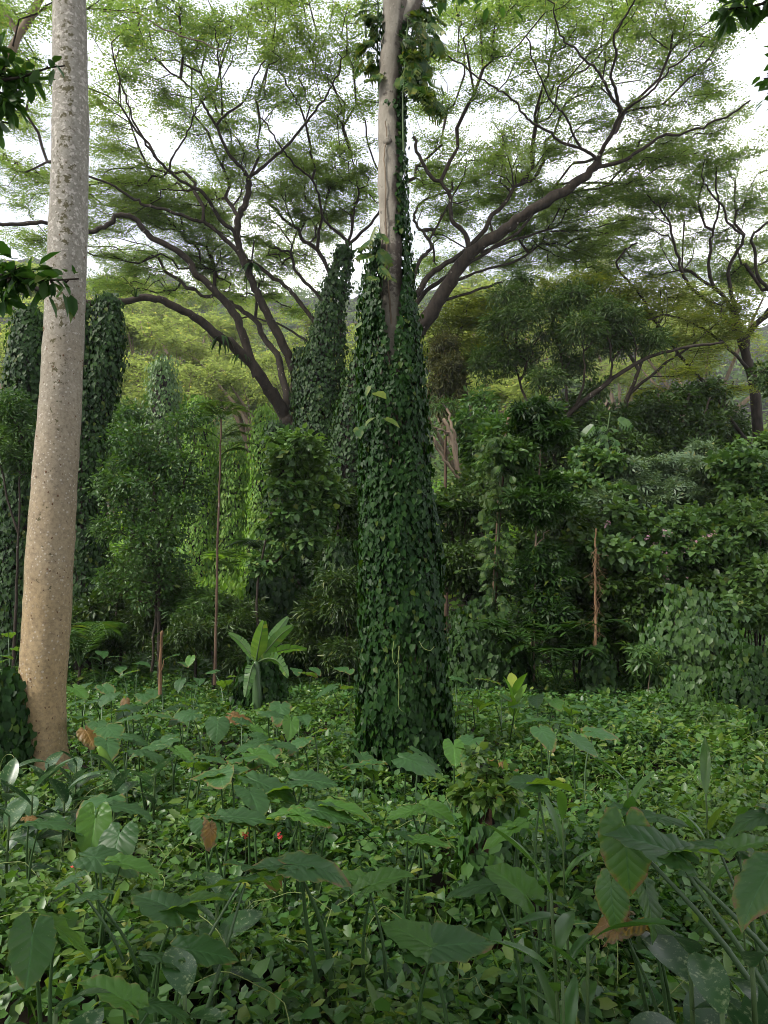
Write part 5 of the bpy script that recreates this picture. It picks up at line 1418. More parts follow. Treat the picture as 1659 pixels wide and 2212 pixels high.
px_tree('bare_tree', 'pale bare forked trunk leaning right of the central ivy trunk', 'tree', [([(1010, 1130), (1002, 1064), (990, 1020), (982, 975), (970, 930), (958, 905)], 9, 4.5, 20), ([(986, 1000), (983, 950), (974, 915), (966, 880)], 5, 3, 20.4), ([(995, 1040), (965, 1000), (945, 970), (935, 945)], 4.5, 2.5, 19.7), ([(972, 935), (955, 930), (935, 925)], 3.5, 2, 19.5)],
    20, [(960, 880, 40, 14), (930, 930, 20, 12)], M['mid'], M['bark_pale'], 40, 8, .15, LF_LANCE)
def deep(label, x0, y0, x1, y1, d, mt, nt, size=.2, n=14, tm=LF_OVAL):
    cx = (x0 + x1) / 2
    px_tree('understorey_tree', label, 'tree', [([(cx, y1 + 80), (cx + 8, y1), (cx - 10, (y0 + y1) / 2), (cx + 10, y0 + 20)], 8, 3, d), ([(cx, y1), (cx - (x1 - x0) * .2, (y0 + y1) / 2), (cx - (x1 - x0) * .35, y0 + 20)], 5, 2, d), ([(cx, y1), (cx + (x1 - x0) * .2, (y0 + y1) / 2), (cx + (x1 - x0) * .35, y0 + 25)], 5, 2, d)],
        d, fill(x0, y0, x1, y1, n, 45, 34, d, 1.2), M[mt], M['bark_dark'], nt, 11, size, tm, 'dark trees of the understorey', None, .35, dict(spread=.3, up=.9, ob=.5, rb=.5, droop=.25, flat=.7), .5)
deep('dark understorey tree below the sweeping limb', 1230, 850, 1380, 1010, 25.5, 'dark', 620)
deep('dark understorey tree left of the right rain tree trunk', 1400, 830, 1560, 1000, 26.5, 'dark', 620)
deep('shadowed tree behind right hedge at the frame edge', 1490, 800, 1600, 980, 33, 'dark', 420)
deep('green understorey tree between bare trunk and monstera pole', 1000, 860, 1080, 1080, 22.5, 'mid', 480)
deep('understorey tree behind the schefflera sapling', 1110, 850, 1230, 1080, 22, 'dark', 520)
deep('shadowed thicket tree right of central trunk', 945, 1060, 1060, 1300, 18.5, 'dark', 620, .16)
deep('dark tree behind schefflera stem at mid height', 1120, 1080, 1250, 1330, 18, 'dark', 620, .16)
deep('dark left wood tree behind the leaning ivy trunk', 90, 1000, 230, 1250, 22, 'dark', 420, .2)
deep('green wood tree behind the fine leaved tree', 240, 880, 330, 1080, 27, 'mid', 420, .22)
deep('dark trees at left edge below the ivy trunk', -60, 1050, 60, 1330, 21.5, 'dark', 420, .2)

# right-hand hedge
HEDGE = 'tall shrubs of the right hedge'
def hedge(label, x0, y0, x1, y1, d, mt, nt, size, tm, fol, n=22, hw=38, hh=20, k=15):
    cx = (x0 + x1) / 2
    return sh('hedge_shrub', label, 'shrub', [([(cx, 1500), (cx + 4, 1380), (cx - 4, (y0 + y1) / 2 + 30), (cx + 8, y0 + 30)], 4.5, 2), ([(cx - 6, 1490), (cx - (x1 - x0) * .25, (y0 + y1) / 2), (cx - (x1 - x0) * .3, y0 + 25)], 3.5, 1.5), ([(cx + 6, 1490), (cx + (x1 - x0) * .25, (y0 + y1) / 2), (cx + (x1 - x0) * .32, y0 + 20)], 3.5, 1.5)],
       d, fill(x0, y0, x1, y1, n, hw, hh, d, .8) + fill(x0 + 10, y0 - 34, x1 - 10, y0, 4, 24, 16, d, .6), M[mt], nt, k, size, tm, fol, group=HEDGE)
hedge('grey green shrub with large leaves at upper left of right hedge', 1215, 1015, 1330, 1130, 19, 'shrub', 420, .15, LF_HEART4, TIER)
hedge('silvery palmate leaved shrub along the top of right hedge', 1330, 1030, 1470, 1120, 19.5, 'grey', 420, .22, LF_PALM, TIER, k=5)
hedge('silvery shrub rising to the right at hedge top', 1470, 1010, 1590, 1110, 19.8, 'grey', 380, .22, LF_PALM, TIER, k=5)
hedge('tallest pale shrub of the hedge at the right edge', 1570, 990, 1690, 1130, 18.5, 'shrub', 460, .15, LF_HEART4, TIER)
hedge('palmate shrub behind the dry pole', 1230, 1110, 1330, 1190, 18, 'grey', 300, .24, LF_PALM, TIER, k=5)
PINK = [hedge('pink flowered shrub right of the dry pole', 1300, 1140, 1430, 1270, 16.4, 'shrub', 520, .15, LF_HEART4, TIER)]
PINK.append(hedge('pink flowered shrub in the middle of the hedge', 1420, 1150, 1530, 1290, 16.6, 'shrub', 520, .15, LF_HEART4, TIER))
hedge('leafy green shrub at right side of the hedge', 1520, 1130, 1680, 1250, 16.8, 'shrub', 520, .13, LF_HEART4, TIER)
hedge('lower shrub with shade in its leaf colour left of the dry pole', 1210, 1200, 1290, 1400, 16.2, 'dark', 420, .14, LF_HEART4, TIER)  # lower hedge takes the dark leaf colour to paint in its shade
hedge('lower shrub with shade in its leaf colour right of the dry pole', 1300, 1270, 1400, 1400, 16, 'dark', 460, .14, LF_HEART4, TIER)
hedge('lower shrub with shade in its leaf colour above the ivy dome', 1400, 1260, 1560, 1350, 16.3, 'dark', 460, .145, LF_HEART4, TIER)
hedge('broad leaved shrub low at the right edge', 1570, 1235, 1690, 1340, 15.8, 'shrub', 380, .135, LF_HEART4, TIER)
hedge('wide leafy shrub running out of the frame at right', 1650, 1030, 1880, 1380, 17.2, 'shrub', 700, .15, LF_HEART4, TIER, n=34)
deep('dark tree running out of the frame at right behind the hedge', 1660, 800, 1900, 1020, 25, 'dark', 620, .2, 20)
deep('dark wood tree running out of the frame at left', -300, 950, -20, 1330, 22, 'dark', 620, .2, 22)
mound('ivy bank beyond the right end of the carpet', [(1800, 1440, 70), (1802, 1480, 110), (1804, 1560, 130)], 13.5, 4200, .11, M['ivy_far'], 34)
b = Buf()
FL = [(1313, 1135), (1440, 1152), (1400, 1160), (1371, 1156), (1345, 1190), (1478, 1188), (1500, 1170), (1384, 1235), (1410, 1238), (1440, 1235), (1470, 1195), (1360, 1200), (1290, 1165), (1265, 1170), (1330, 1205), (1455, 1270), (1480, 1262), (1520, 1160), (1415, 1180), (1375, 1195), (1540, 1150), (1430, 1200)]
STAR = palmate(5, .22, 1.0, .25)
for x, y in FL:
    rt = min(PINK, key=lambda o: abs(o.location[0] - at(x, y, 15.9)[0]))
    bb = Buf(); m = 7; c = at(x, y, 15.7)
    scatter(bb, STAR, c + rng.normal(size=(m, 3)) * .05, rdir(m), norm(rdir(m) + np.array([0, -.5, .8])), rng.uniform(.025, .042, m)); fl = part(bb, 'flower_cluster', M['pink'], rt)
    S = np.array([c - np.array([0, -.15, .2]), c]); bb = Buf(); bb.add(*tube(S, np.array([.006, .004]), 4)); obj('stalk', bb.mesh('stalk', M['stem'], rt.location), fl)

# monstera pole and schefflera saplings
mp = px_tree('broadleaf_tree', 'dark trunk with split leaf vine right of the central trunk', 'tree', [([(1064, 1400), (1068, 1280), (1074, 1180), (1080, 1080), (1090, 980), (1100, 900)], 7.5, 5, 15.5)], 15.5, [(1090, 940, 50, 26), (1110, 990, 46, 30), (1075, 1000, 40, 24)], M['mid'], M['bark_brown'], 260, 10, .17, LF_OVAL)
def px_climb(label, path, d, n, size, w, mat):
    base = at(path[0][0], path[0][1], d); rt = thing('monstera_vine', label, 'vine', base)
    me = [mesh_np('split_leaf', LF_SPLIT[0] * np.array([1, s, 1]), LF_SPLIT[1], mat) for s in (1, 1.1, .9)]
    S = smooth_path(np.array([at(x, y, d - .1) for x, y in path]), sub=4)
    b = Buf(); b.add(*tube(S, np.full(len(S), .02), 5)); part(b, 'stem', M['stem'], rt, smooth=True)
    t = rng.random(n); px = np.interp(t, np.linspace(0, 1, len(path)), [p[0] for p in path]); py = np.interp(t, np.linspace(0, 1, len(path)), [p[1] for p in path])
    sx = np.where(rng.random(n) < .6, -1, 1)
    P = np.array([at(x + s * abs(rng.normal()) * w, y, d + rng.uniform(-.45, .1)) for x, y, s in zip(px, py, sx)])
    tip = np.stack([sx * rng.uniform(-.2, 1.0, n), rng.normal(size=n) * .5 - .2, -rng.uniform(.1, 1, n)], -1)
    nr = np.stack([sx * .3 + rng.normal(size=n) * .45, -.6 + rng.normal(size=n) * .4, .7 + rng.normal(size=n) * .35], -1)
    leaf_objs('leaf', me, P, tip, norm(nr), size * rng.uniform(.7, 1.25, n), rt)
    b = Buf()
    for p in P:
        q = S[np.argmin(np.linalg.norm(S - p, axis=1))]; V, Q, T = tube(np.array([q, (p + q) / 2 + [0, 0, .04], p]), np.array([.009, .008, .006]), 3, False); b.add(V, Q)
    part(b, 'leaf_stalks', M['stem'], rt, 'stuff')
M['monstera'] = leaf_mat('monstera_leaf', [(.018, .048, .011), (.03, .068, .014), (.055, .095, .02)], (1.6, 1.6, .6), .3, .22, .45, .8, (.07, .10, .022))
px_climb('split leaf monstera vine climbing the dark trunk right of centre', [(1062, 1390), (1068, 1280), (1074, 1180), (1080, 1080), (1085, 980), (1090, 945)], 15.2, 230, .22, 22, M['monstera'])
px_climb('dark monstera vine high on the trunk behind the hedge', [(1300, 1030), (1305, 980), (1312, 930), (1318, 890)], 22, 36, .45, 14, M['mid'])
sh('schefflera', 'slender schefflera sapling with whorled leaves between monstera and dry pole', 'tree', [([(1153, 1440), (1155, 1300), (1157, 1180), (1160, 1080), (1165, 1000), (1168, 930)], 3.2, 2), ([(1157, 1180), (1185, 1150)], 2, 1), ([(1156, 1260), (1190, 1220)], 2, 1)], 15,
   [(1160, 890, 55, 22), (1130, 920, 40, 18), (1190, 930, 45, 20), (1150, 960, 50, 18), (1165, 1050, 60, 26), (1130, 1080, 40, 22), (1195, 1090, 50, 22), (1160, 1110, 50, 20), (1180, 1200, 50, 26), (1150, 1230, 44, 24), (1200, 1250, 44, 24), (1170, 1290, 50, 22), (1200, 1320, 40, 22), (1165, 1340, 46, 20)], M['ivy_far'], 560, 4, .2, LF_PALM, WHORL, M['bark_pale'])
sh('schefflera', 'small schefflera with pale palmate leaves among the ivy mounds', 'shrub', [([(1402, 1530), (1401, 1480), (1400, 1430)], 1.6, 1)], 13.8, [(1390, 1415, 26, 10), (1415, 1425, 22, 9), (1375, 1435, 20, 8), (1400, 1405, 24, 8)], M['shrub'], 26, 2, .24, LF_PALM, TIER, M['bark_pale'])
sh('seedling_tree', 'thin leafy seedling tree standing before the ivy dome', 'shrub', [([(1406, 1440), (1405, 1390), (1400, 1340), (1398, 1310)], 1.6, 1)], 15.2, [(1390, 1320, 30, 12), (1410, 1300, 26, 12), (1370, 1345, 24, 10), (1420, 1340, 20, 10)], M['shrub'], 80, 9, .14, LF_LANCE, FINE)

# leafy floor of the sunlit glade and of the wood behind the field
def build_floor():
    b = Buf(); n = 5200
    px = rng.uniform(-200, 1900, n); y = rng.uniform(17.5, 36, n); x = (px - PW / 2) / FPX * y
    p = np.stack([x, y, ground_z(x, y) + .1 + .5 * fbm(x * .7, y * .7, 8)], -1)
    sprigs('forest_floor_herbs', None, [(p, sprig_meshes(M['mid'], 8, LF_OVAL, .2, dict(spread=.32, up=1.1, ob=0, rb=.5, droop=.15, flat=.5, vary=.4)), .2, .3)], label='leafy herbs covering the floor of the wood behind')
    b = Buf(); n = 2600
    px = rng.uniform(395, 605, n); y = rng.uniform(24, 38, n); x = (px - PW / 2) / FPX * y
    p = np.stack([x, y, ground_z(x, y) + .3 + (y - 24) * .1 * rng.uniform(.75, 1.05, n) + .5 * fbm(x * .7, y * .7, 8)], -1)
    sprigs('glade_herbs', None, [(p, sprig_meshes(M['fresh'], 8, LF_OVAL, .22, dict(spread=.3, up=1.0, ob=0, rb=.6, droop=0, flat=.8, vary=.4)), .2, .3)], label='bright green herbs on the sunlit glade floor')
build_floor()

# ------------------------------------------------------------------ the carpet of vines
MOUNDS = [(1.1, 4.9, .55, .5), (-1.2, 6.2, .5, .35), (-3.2, 7.0, .6, .3), (.2, 5.6, .8, .2), (2.6, 6.4, .9, .18), (-.8, 3.6, .5, .2), (1.9, 3.3, .5, .25), (-1.9, 4.4, .6, .25), (.9, 10.5, 1.2, .3), (-3.6, 10, 1.3, .25), (3.4, 9.0, 1.2, .22), (.2, 7.7, .9, -.22)]
def cover_h(x, y):
    h = .08 + .46 * fbm(x * .8, y * .8, 21, 3) + .30 * (fbm(x * 2.9, y * 2.9, 31, 2) - .5)
    for mx, my, r, a in MOUNDS:
        h = h + a * np.exp(-((x - mx) ** 2 + (y - my) ** 2) / r ** 2)
    return h
def cover_pts(n, y0, y1, pw=1.0, lo=.2):
    y = y0 + (y1 - y0) * rng.random(n * 2) ** pw
    x = rng.uniform(-1, 1, n * 2) * (.62 * y + 1.2)
    k = rng.random(n * 2) < (.62 * y + 1.2) / (.62 * y1 + 1.2)
    x, y = x[k], y[k]
    d = fbm(x * 1.7, y * 1.7, 77, 2)
    k = rng.random(len(x)) < np.clip(.1 + 2.2 * (d - .18), .08, 1.3)
    x, y = x[k], y[k]
    f = np.where(rng.random(len(x)) < .72, rng.uniform(.86, 1.06, len(x)), rng.uniform(lo, .86, len(x)))
    return np.stack([x, y, ground_z(x, y) + cover_h(x, y) * f], -1)
def build_cover():
    up = lambda n: np.tile([0, 0, 1.0], (n, 1))
    vine = lambda sz, sp, k: sprig_meshes(M['cover'], k, LF_HEART4, sz, dict(spread=sp, up=1.2, ob=0, rb=.5, droop=.15, flat=.4, vary=.5), 7)
    sprigs('vine_carpet', None, [(cover_pts(9500, 1.4, 8.0), vine(.052, .12, 8), .25, .35), (cover_pts(15000, 7.5, 19.5), vine(.066, .16, 8), .25, .3)], label='carpet of small heart shaped vine leaves over the ground')
    oval = lambda sz, sp, k: sprig_meshes(M['cover2'], k, LF_OVAL, sz, dict(spread=sp, up=1.1, ob=0, rb=.42, droop=.12, flat=.35, vary=.4), 6)
    sprigs('herb_layer', None, [(cover_pts(3800, 1.4, 9.0, lo=.5) + [0, 0, .02], oval(.068, .08, 8), .25, .4), (cover_pts(4600, 8, 20, lo=.5), oval(.085, .1, 8), .25, .4)], label='mixed small oval leaves growing through the vine carpet')
    b = Buf()
    # upright sprouts: stems with pairs of leaves
    n = 900
    s0 = cover_pts(n, 1.7, 11, lo=.6); s0 = s0[rng.permutation(len(s0))[:n]]
    for q in s0:
        h = rng.uniform(.12, .38); lean = rng.normal(size=2) * .12
        S = np.array([q + np.array([lean[0] * t, lean[1] * t, h * t - .15]) for t in np.linspace(0, 1, 4)])
        V, Q, T = tube(S, np.array([.005, .0045, .004, .003]), 3, False); b.add(V, Q)
        m = 4; t = np.repeat(np.linspace(.35, 1, m), 3)
        P_ = q + np.stack([lean[0] * t, lean[1] * t, h * t - .15], -1)
        a = np.arange(3 * m) * 2.4 + rng.uniform(0, 6)
        d = np.stack([np.cos(a), np.sin(a), np.full(3 * m, .1)], -1)
        scatter(b, LF_OVAL, P_, d, norm(np.array([0, 0, 1.0]) - d * .25 + rng.normal(size=(3 * m, 3)) * .2), rng.uniform(.045, .085) * np.linspace(1.15, .75, 3 * m))
    obj('undergrowth', b.mesh('undergrowth', M['cover2']), kind='stuff', label='upright leafy sprouts and seedlings among the vines')
    b = Buf()
    for k in range(150):
        y = rng.uniform(2, 10); x = rng.uniform(-.55, .55) * y
        q = np.array([x, y, float(ground_z(x, y) + cover_h(x, y))]); L = rng.uniform(.2, .7); a = rng.uniform(0, 6.28); hh = rng.uniform(.05, .3)
        S = np.array([q + np.array([math.cos(a) * L * t + rng.normal() * .015, math.sin(a) * L * t + rng.normal() * .015, hh * math.sin(math.pi * t * .8) + .01 * rng.normal()]) for t in np.linspace(0, 1, 7)])
        V, Q, T = tube(smooth_path(S, sub=2), np.full(13, .0025), 3, False); b.add(V, Q)
    obj('tendrils', b.mesh('tendrils', M['tendril']), kind='stuff', label='thin pale tendrils arching over the vine carpet')
build_cover()

# ------------------------------------------------------------------ elephant ears
def taro_mesh(name, mat, seed, crumple=0., fold=.10, droop=.14, narrow=1.0):
    r_ = np.random.default_rng(seed)
    A = np.radians([0, 14, 30, 50, 75, 100, 125, 150, 166, 174, 180])
    Rr = np.array([1.0, .84, .70, .58, .50, .47, .475, .50, .44, .26, .06])
    m = 40; ph = np.linspace(-math.pi, math.pi, m, endpoint=False) + .0001
    ro = np.interp(np.abs(ph), A, Rr)
    ro = ro * (1 + .02 * np.sin(13 * ph + seed) + .02 * r_.normal(size=m))
    fr = [.22, .45, .68, .86, 1.0]
    V = [(0, 0, 0)]; mg = [0]
    p0 = r_.uniform(0, 6)
    for f in fr:
        for k in range(m):
            x, y = math.cos(ph[k]) * ro[k] * f, math.sin(ph[k]) * ro[k] * f * narrow
            z = fold * abs(y) * 1.0 - droop * max(x, 0) ** 2 - .25 * max(-x, 0) ** 2 * 1.2 - .22 * y * y
            z += .028 * math.sin(11 * ph[k] + p0) * f * f + .02 * math.sin(5 * ph[k] + p0 * 2) * f * f
            if crumple: z += crumple * f * r_.normal() * .12 - crumple * .5 * (abs(y) + .3 * abs(x)) * f; x *= 1 - .2 * crumple * f; y *= 1 - .35 * crumple * f
            V.append((x, y, z)); mg.append(f ** 1.5)
    T = [(0, 1 + k, 1 + (k + 1) % m) for k in range(m)]
    Q = []
    for i in range(len(fr) - 1):
        a, b2 = 1 + i * m, 1 + (i + 1) * m
        for k in range(m):
            if k in (m - 1,) : pass
            Q.append((a + k, b2 + k, b2 + (k + 1) % m, a + (k + 1) % m))
    me = mesh_np(name, np.array(V), [np.array(T), np.array(Q)], mat, True)
    at_ = me.attributes.new('margin', 'FLOAT', 'POINT'); at_.data.foreach_set('value', np.array(mg, np.float32))
    return me
TARO = [taro_mesh('leaf', M['taro'], s, 0, f, d_, nw) for s, f, d_, nw in ((1, .10, .16, 1.0), (2, .16, .22, .92), (3, .04, .30, 1.05), (4, .22, .12, .9), (5, .08, .4, 1.0))]
TARO_Y = [taro_mesh('leaf', M['taro_young'], s, 0, f, d_, nw) for s, f, d_, nw in ((6, .20, .12, .95), (7, .28, .2, .85))]
TARO_D = [taro_mesh('withered_leaf', M['taro_dry'], s, .35) for s in (8, 9)]
TARO_YL = [taro_mesh('yellow_leaf', M['taro_yellow'], 10, .35)]

def taro(label, leaves, group='elephant ear plants', spread=None, base=None, pr=.0075):
    fs = .50 if base is None else .52
    """leaves: (px, py, depth or None, length m, azimuth deg, tilt deg, kind)"""
    A = []
    for (x, y, d, L, az, tl, kd) in leaves:
        if d is None: d = min(1.27 * FPX / max(y - 1296, 20), 14.5)
        A.append(at(x, y, d))
    A = np.array(A)
    c = A.mean(0) if base is None else np.array([base[0], base[1], 0])
    if base is None: c[1] += .12
    g = float(ground_z(c[0], c[1]))
    root = thing('elephant_ear', label, 'plant', (c[0], c[1], g), group)
    o0 = np.array([c[0], c[1], g])
    for p, (x, y, d, L, az, tl, kd) in zip(A, leaves):
        a, t = math.radians(az), math.radians(tl)
        tip = np.array([math.cos(a) * math.cos(t), math.sin(a) * math.cos(t), -math.sin(t)])
        nr = np.array([0, 0, 1.0]) + rng.normal(size=3) * .16
        if tl > 70: nr = nr + np.array([math.cos(a), math.sin(a), 0]) * 1.2
        src = {'n': TARO, 'y': TARO_Y, 'd': TARO_D, 'g': TARO_YL}[kd]
        me = src[rnd.randrange(len(src))]
        o = bpy.data.objects.new('leaf', me); COL.objects.link(o); o.parent = root
        Rm = frames(tip[None], nr[None])[0]
        m = np.eye(4); m[:3, :3] = Rm * L * fs; m[:3, 3] = p - o0; o.matrix_local = Matrix(m.tolist())
        if kd == 'd': o['label'] = 'withered brown leaf'
        if kd == 'g': o['label'] = 'yellowing leaf with dark veins'
        s = o0 + np.array([rng.normal() * .04, rng.normal() * .04, 0])
        e = p - Rm[:, 2] * .004
        midp = s + (e - s) * .55 + np.array([0, 0, .10 * np.linalg.norm(e - s)]) - np.array([tip[0], tip[1], 0]) * .04
        S = smooth_path(np.array([s, midp, e]), sub=5)
        b = Buf(); b.add(*tube(S, np.linspace(pr * 1.5, pr * .55, len(S)), 7, False)[:2]); part(b, 'petiole', M['petiole'], root, smooth=True)
    return root
R_ = lambda a, b: rnd.uniform(a, b)
def lf(x, y, kd='n', L=None, az=None, tl=None, d=None):
    return (x, y, d, L or R_(.40, .56), R_(-180, 180) if az is None else az, R_(0, 16) if tl is None else tl * .7, kd)
FIELD = [
 ('elephant ear at field edge just right of the spotted trunk', [lf(220, 1408, az=-60), lf(196, 1420), lf(245, 1418)]),
 ('elephant ear left of the dead stick', [lf(262, 1440), lf(300, 1432, az=-20), lf(285, 1452)]),
 ('elephant ear touching the spotted trunk with a ribbed leaf', [lf(163, 1488, 'y', .5, -20, 40), lf(170, 1515), lf(186, 1478)]),
 ('elephant ear between spotted trunk and dead stick', [lf(225, 1485, az=-40, tl=30), lf(202, 1517), lf(240, 1500)]),
 ('elephant ear at the back beside the dead stick', [lf(376, 1417), lf(412, 1422, 'y', .4, -90, 60), lf(395, 1430)]),
 ('elephant ear right of the dead stick', [lf(390, 1472, az=-90, tl=45), lf(430, 1467), lf(415, 1480)]),
 ('elephant ear in front of the dead stick', [lf(332, 1492, az=-70), lf(310, 1500), lf(350, 1484)]),
 ('elephant ear with two flat grey leaves in the left field', [lf(297, 1547, L=.55, az=180, tl=4), lf(333, 1547, L=.55, az=0, tl=6)]),
 ('elephant ear close to the spotted trunk foot', [lf(210, 1562, az=-60, tl=20), lf(180, 1548), lf(232, 1572)]),
 ('elephant ear with a withered leaf in the left field', [lf(265, 1535), lf(270, 1514, 'd', .28, -80, 70), lf(285, 1528)]),
 ('elephant ear midway to the banana plant', [lf(402, 1518, L=.56, az=-10, tl=4), lf(375, 1528), lf(425, 1512)]),
 ('elephant ear with round tilted leaf in the mid field', [lf(470, 1560, az=-80, tl=48, L=.48), lf(415, 1542, L=.56, tl=4)]),
 ('elephant ear left of the banana plant', [lf(486, 1470), lf(462, 1450), lf(505, 1462, L=.56, az=10, tl=4)]),
 ('elephant ear below the banana plant', [lf(548, 1575, 'y', .46, -35, 35), lf(522, 1560), lf(560, 1590, az=-10, tl=30)]),
 ('elephant ear right below the banana plant', [lf(606, 1525, az=-90, tl=40), lf(580, 1540, L=.55, tl=5)]),
 ('elephant ear with bright drooping leaf right of the banana plant', [lf(628, 1560, 'y', .42, -90, 62), lf(650, 1548)]),
 ('elephant ear with slanting leaf left of the central trunk', [lf(680, 1585, L=.52, az=200, tl=35), lf(655, 1598)]),
 ('elephant ear under the round tilted leaf', [lf(570, 1600), lf(545, 1612, tl=5, L=.5), lf(598, 1608)]),
 ('elephant ear in front of the spotted trunk foot', [lf(230, 1603, az=-60, tl=30), lf(262, 1596, L=.5, tl=6)]),
 ('elephant ear with broad flat leaves below mid field', [lf(300, 1622, L=.55, tl=4), lf(335, 1612), lf(280, 1590)]),
 ('elephant ear with arrow shaped leaf at field centre', [lf(360, 1600, L=.55, az=200, tl=30), lf(385, 1622, 'y', .4, -30, 30)]),
 ('elephant ear with a dark horizontal blade at field centre', [lf(445, 1636, L=.5, az=0, tl=14), lf(420, 1645)]),
 ('elephant ear with paired leaves before the central trunk', [lf(550, 1630, 'y', .46, -20, 22), lf(525, 1638), lf(580, 1622)]),
 ('elephant ear with long grey blade left of the central trunk foot', [lf(500, 1668, L=.62, az=-175, tl=6), lf(475, 1672, L=.5)]),
 ('elephant ear with broad drooping green leaf below field centre', [lf(560, 1690, L=.62, az=-15, tl=28), lf(540, 1712, L=.5, az=-60)]),
 ('elephant ear with wavy leaf before the central trunk', [lf(655, 1685, L=.5, az=5, tl=8), lf(632, 1696)]),
 ('elephant ear with cupped leaf on strong stalk below the central trunk', [lf(720, 1742, 'y', .52, -10, 12), lf(690, 1752, L=.46)]),
 ('elephant ear with bright leaf pair in lower mid field', [lf(622, 1757, 'y', .42, 160, 18), lf(650, 1762, 'y', .38, 0, 20)]),
 ('elephant ear at back right of the banana plant', [lf(640, 1445), lf(678, 1444), lf(660, 1452)]),
 ('elephant ear in the gap left of the central trunk', [lf(735, 1442, L=.52, tl=4), lf(755, 1448)]),
 ('elephant ear with striped leaf near the central trunk', [lf(715, 1484, L=.5, az=190, tl=30), lf(762, 1486, L=.55, tl=5)]),
 ('elephant ear at the left edge behind the spotted trunk', [lf(18, 1368, d=13), lf(40, 1400, d=12), lf(5, 1415, d=12)]),
 ('elephant ear at left edge beside the ivy bank', [lf(30, 1440), lf(10, 1425)]),
 ('elephant ear right behind the central trunk', [lf(985, 1466, L=.5, az=10), lf(1005, 1490)]),
 ('elephant ear with big striped leaf right of the central trunk', [lf(1045, 1467, L=.6, az=10, tl=14), lf(1035, 1490, L=.5), lf(1020, 1508)]),
 ('elephant ear group leaf right of the striped one', [lf(1085, 1502, az=-70), lf(1112, 1526), lf(1070, 1520, 'y')]),
 ('elephant ear with clean bright leaf by the carpet edge', [lf(1197, 1515, 'y', .46, -80, 24), lf(1158, 1506, L=.48, az=-100)]),
 ('elephant ear near the right flank of the central trunk', [lf(990, 1522), lf(1005, 1535)]),
 ('elephant ear on long stalks amid the carpet', [lf(1165, 1557, L=.5, az=170, tl=5), lf(1212, 1560, L=.52, az=10, tl=8), lf(1170, 1578, az=-70, tl=35)]),
 ('elephant ear with pale flat leaf at the carpet', [lf(1255, 1525, L=.56, az=5, tl=4), lf(1235, 1532)]),
 ('elephant ear with grey drooping leaf on the carpet', [lf(1243, 1598, L=.5, az=-40, tl=38), lf(1283, 1582, L=.52, az=0, tl=10)]),
 ('elephant ear with heart leaf at right foot of the central trunk', [lf(980, 1612, 'y', .42, -90, 50), lf(1020, 1598, L=.5)]),
 ('elephant ear with dried tan leaf right of the central trunk', [lf(1075, 1645, 'd', .36, -10, 14), lf(1025, 1640, az=-100, tl=40)]),
 ('elephant ear with hanging grey leaf at the central trunk foot', [lf(910, 1625, L=.5, az=-20, tl=40), lf(880, 1640)]),
 ('elephant ear at left foot of the central trunk', [lf(785, 1635, L=.46, az=-60, tl=30), lf(770, 1655), lf(805, 1650, L=.5)]),
 ('elephant ear with one pale blade far right on the carpet', [lf(1360, 1745, L=.5, az=30, tl=5), lf(1420, 1765, L=.56, az=0, tl=5)]),
 ('elephant ear below the spotted trunk with a leaf edged in tan', [lf(85, 1778, L=.5, az=0, tl=6), lf(62, 1765, 'd', .2, None, 4)]),
 ('elephant ear with flat grey leaf before the mottled plants', [lf(245, 1742, L=.5, az=0, tl=8), lf(225, 1728)]),
 ('elephant ear with big round heart leaf facing us at lower left', [lf(257, 1805, L=.40, az=-90, tl=62), lf(205, 1770, 'y', .46, -80, 80)]),
 ('elephant ear with pale spotted leaf at lower left', [lf(205, 1852, L=.44, az=0, tl=6), lf(262, 1865, 'y', .4, 0, 14)]),
 ('elephant ear with brown torn leaf in lower mid field', [lf(440, 1775, 'n', .34, -60, 20), lf(480, 1765, L=.46, az=0)]),
 ('elephant ear with grey blade and browned side at lower centre', [lf(505, 1765, L=.5, az=10, tl=8), lf(455, 1790, 'd', .24, -70, 95)]),
 ('elephant ear with small bright leaf right of the stump', [lf(925, 1745, 'y', .36, -30, 16), lf(890, 1752, 'y', .34, 190, 14)]),
 ('elephant ear with low leaves at centre in the carpet', [lf(880, 1800, L=.4, az=-60), lf(905, 1815, 'y', .34)]),
]
for lab, L in FIELD: taro(lab, L)
# big ones close to the camera
FG = 'large elephant ears close to the camera'
taro('bright green elephant ear leaf folded up at lower left', [(268, 2160, 2.65, .36, 165, -22, 'y'), (330, 2170, 2.7, .30, 5, 6, 'n')], FG, base=(-.95, 2.8))
taro('large grey green elephant ear cut by the left edge low down', [(70, 2020, 2.75, .34, -70, 40, 'n'), (120, 2000, 2.9, .36, 20, 40, 'y')], FG, base=(-1.2, 3.0))
taro('elephant ear with curled brown tipped leaf and slanting stalk at left', [(205, 1932, 3.3, .30, 175, 4, 'n'), (158, 1900, 3.4, .26, 170, 20, 'n')], FG, base=(-.98, 3.5))
taro('elephant ear with torn leaf seen from below on upright stalk', [(372, 1965, 3.2, .42, 150, -14, 'n'), (380, 1960, 3.25, .44, 10, -16, 'y')], FG, base=(-.9, 3.35))
taro('elephant ear with long dark leaf held sideways at lower centre', [(530, 1905, 3.1, .50, 175, 8, 'n'), (540, 1870, 3.3, .44, 60, 20, 'n')], FG, base=(-.85, 3.0))
taro('elephant ear with dark flat blade on thick stalk at lower centre', [(650, 1868, 3.25, .42, 5, 4, 'n'), (640, 1866, 3.3, .42, 178, 2, 'n')], FG, base=(-.2, 3.5), pr=.010)
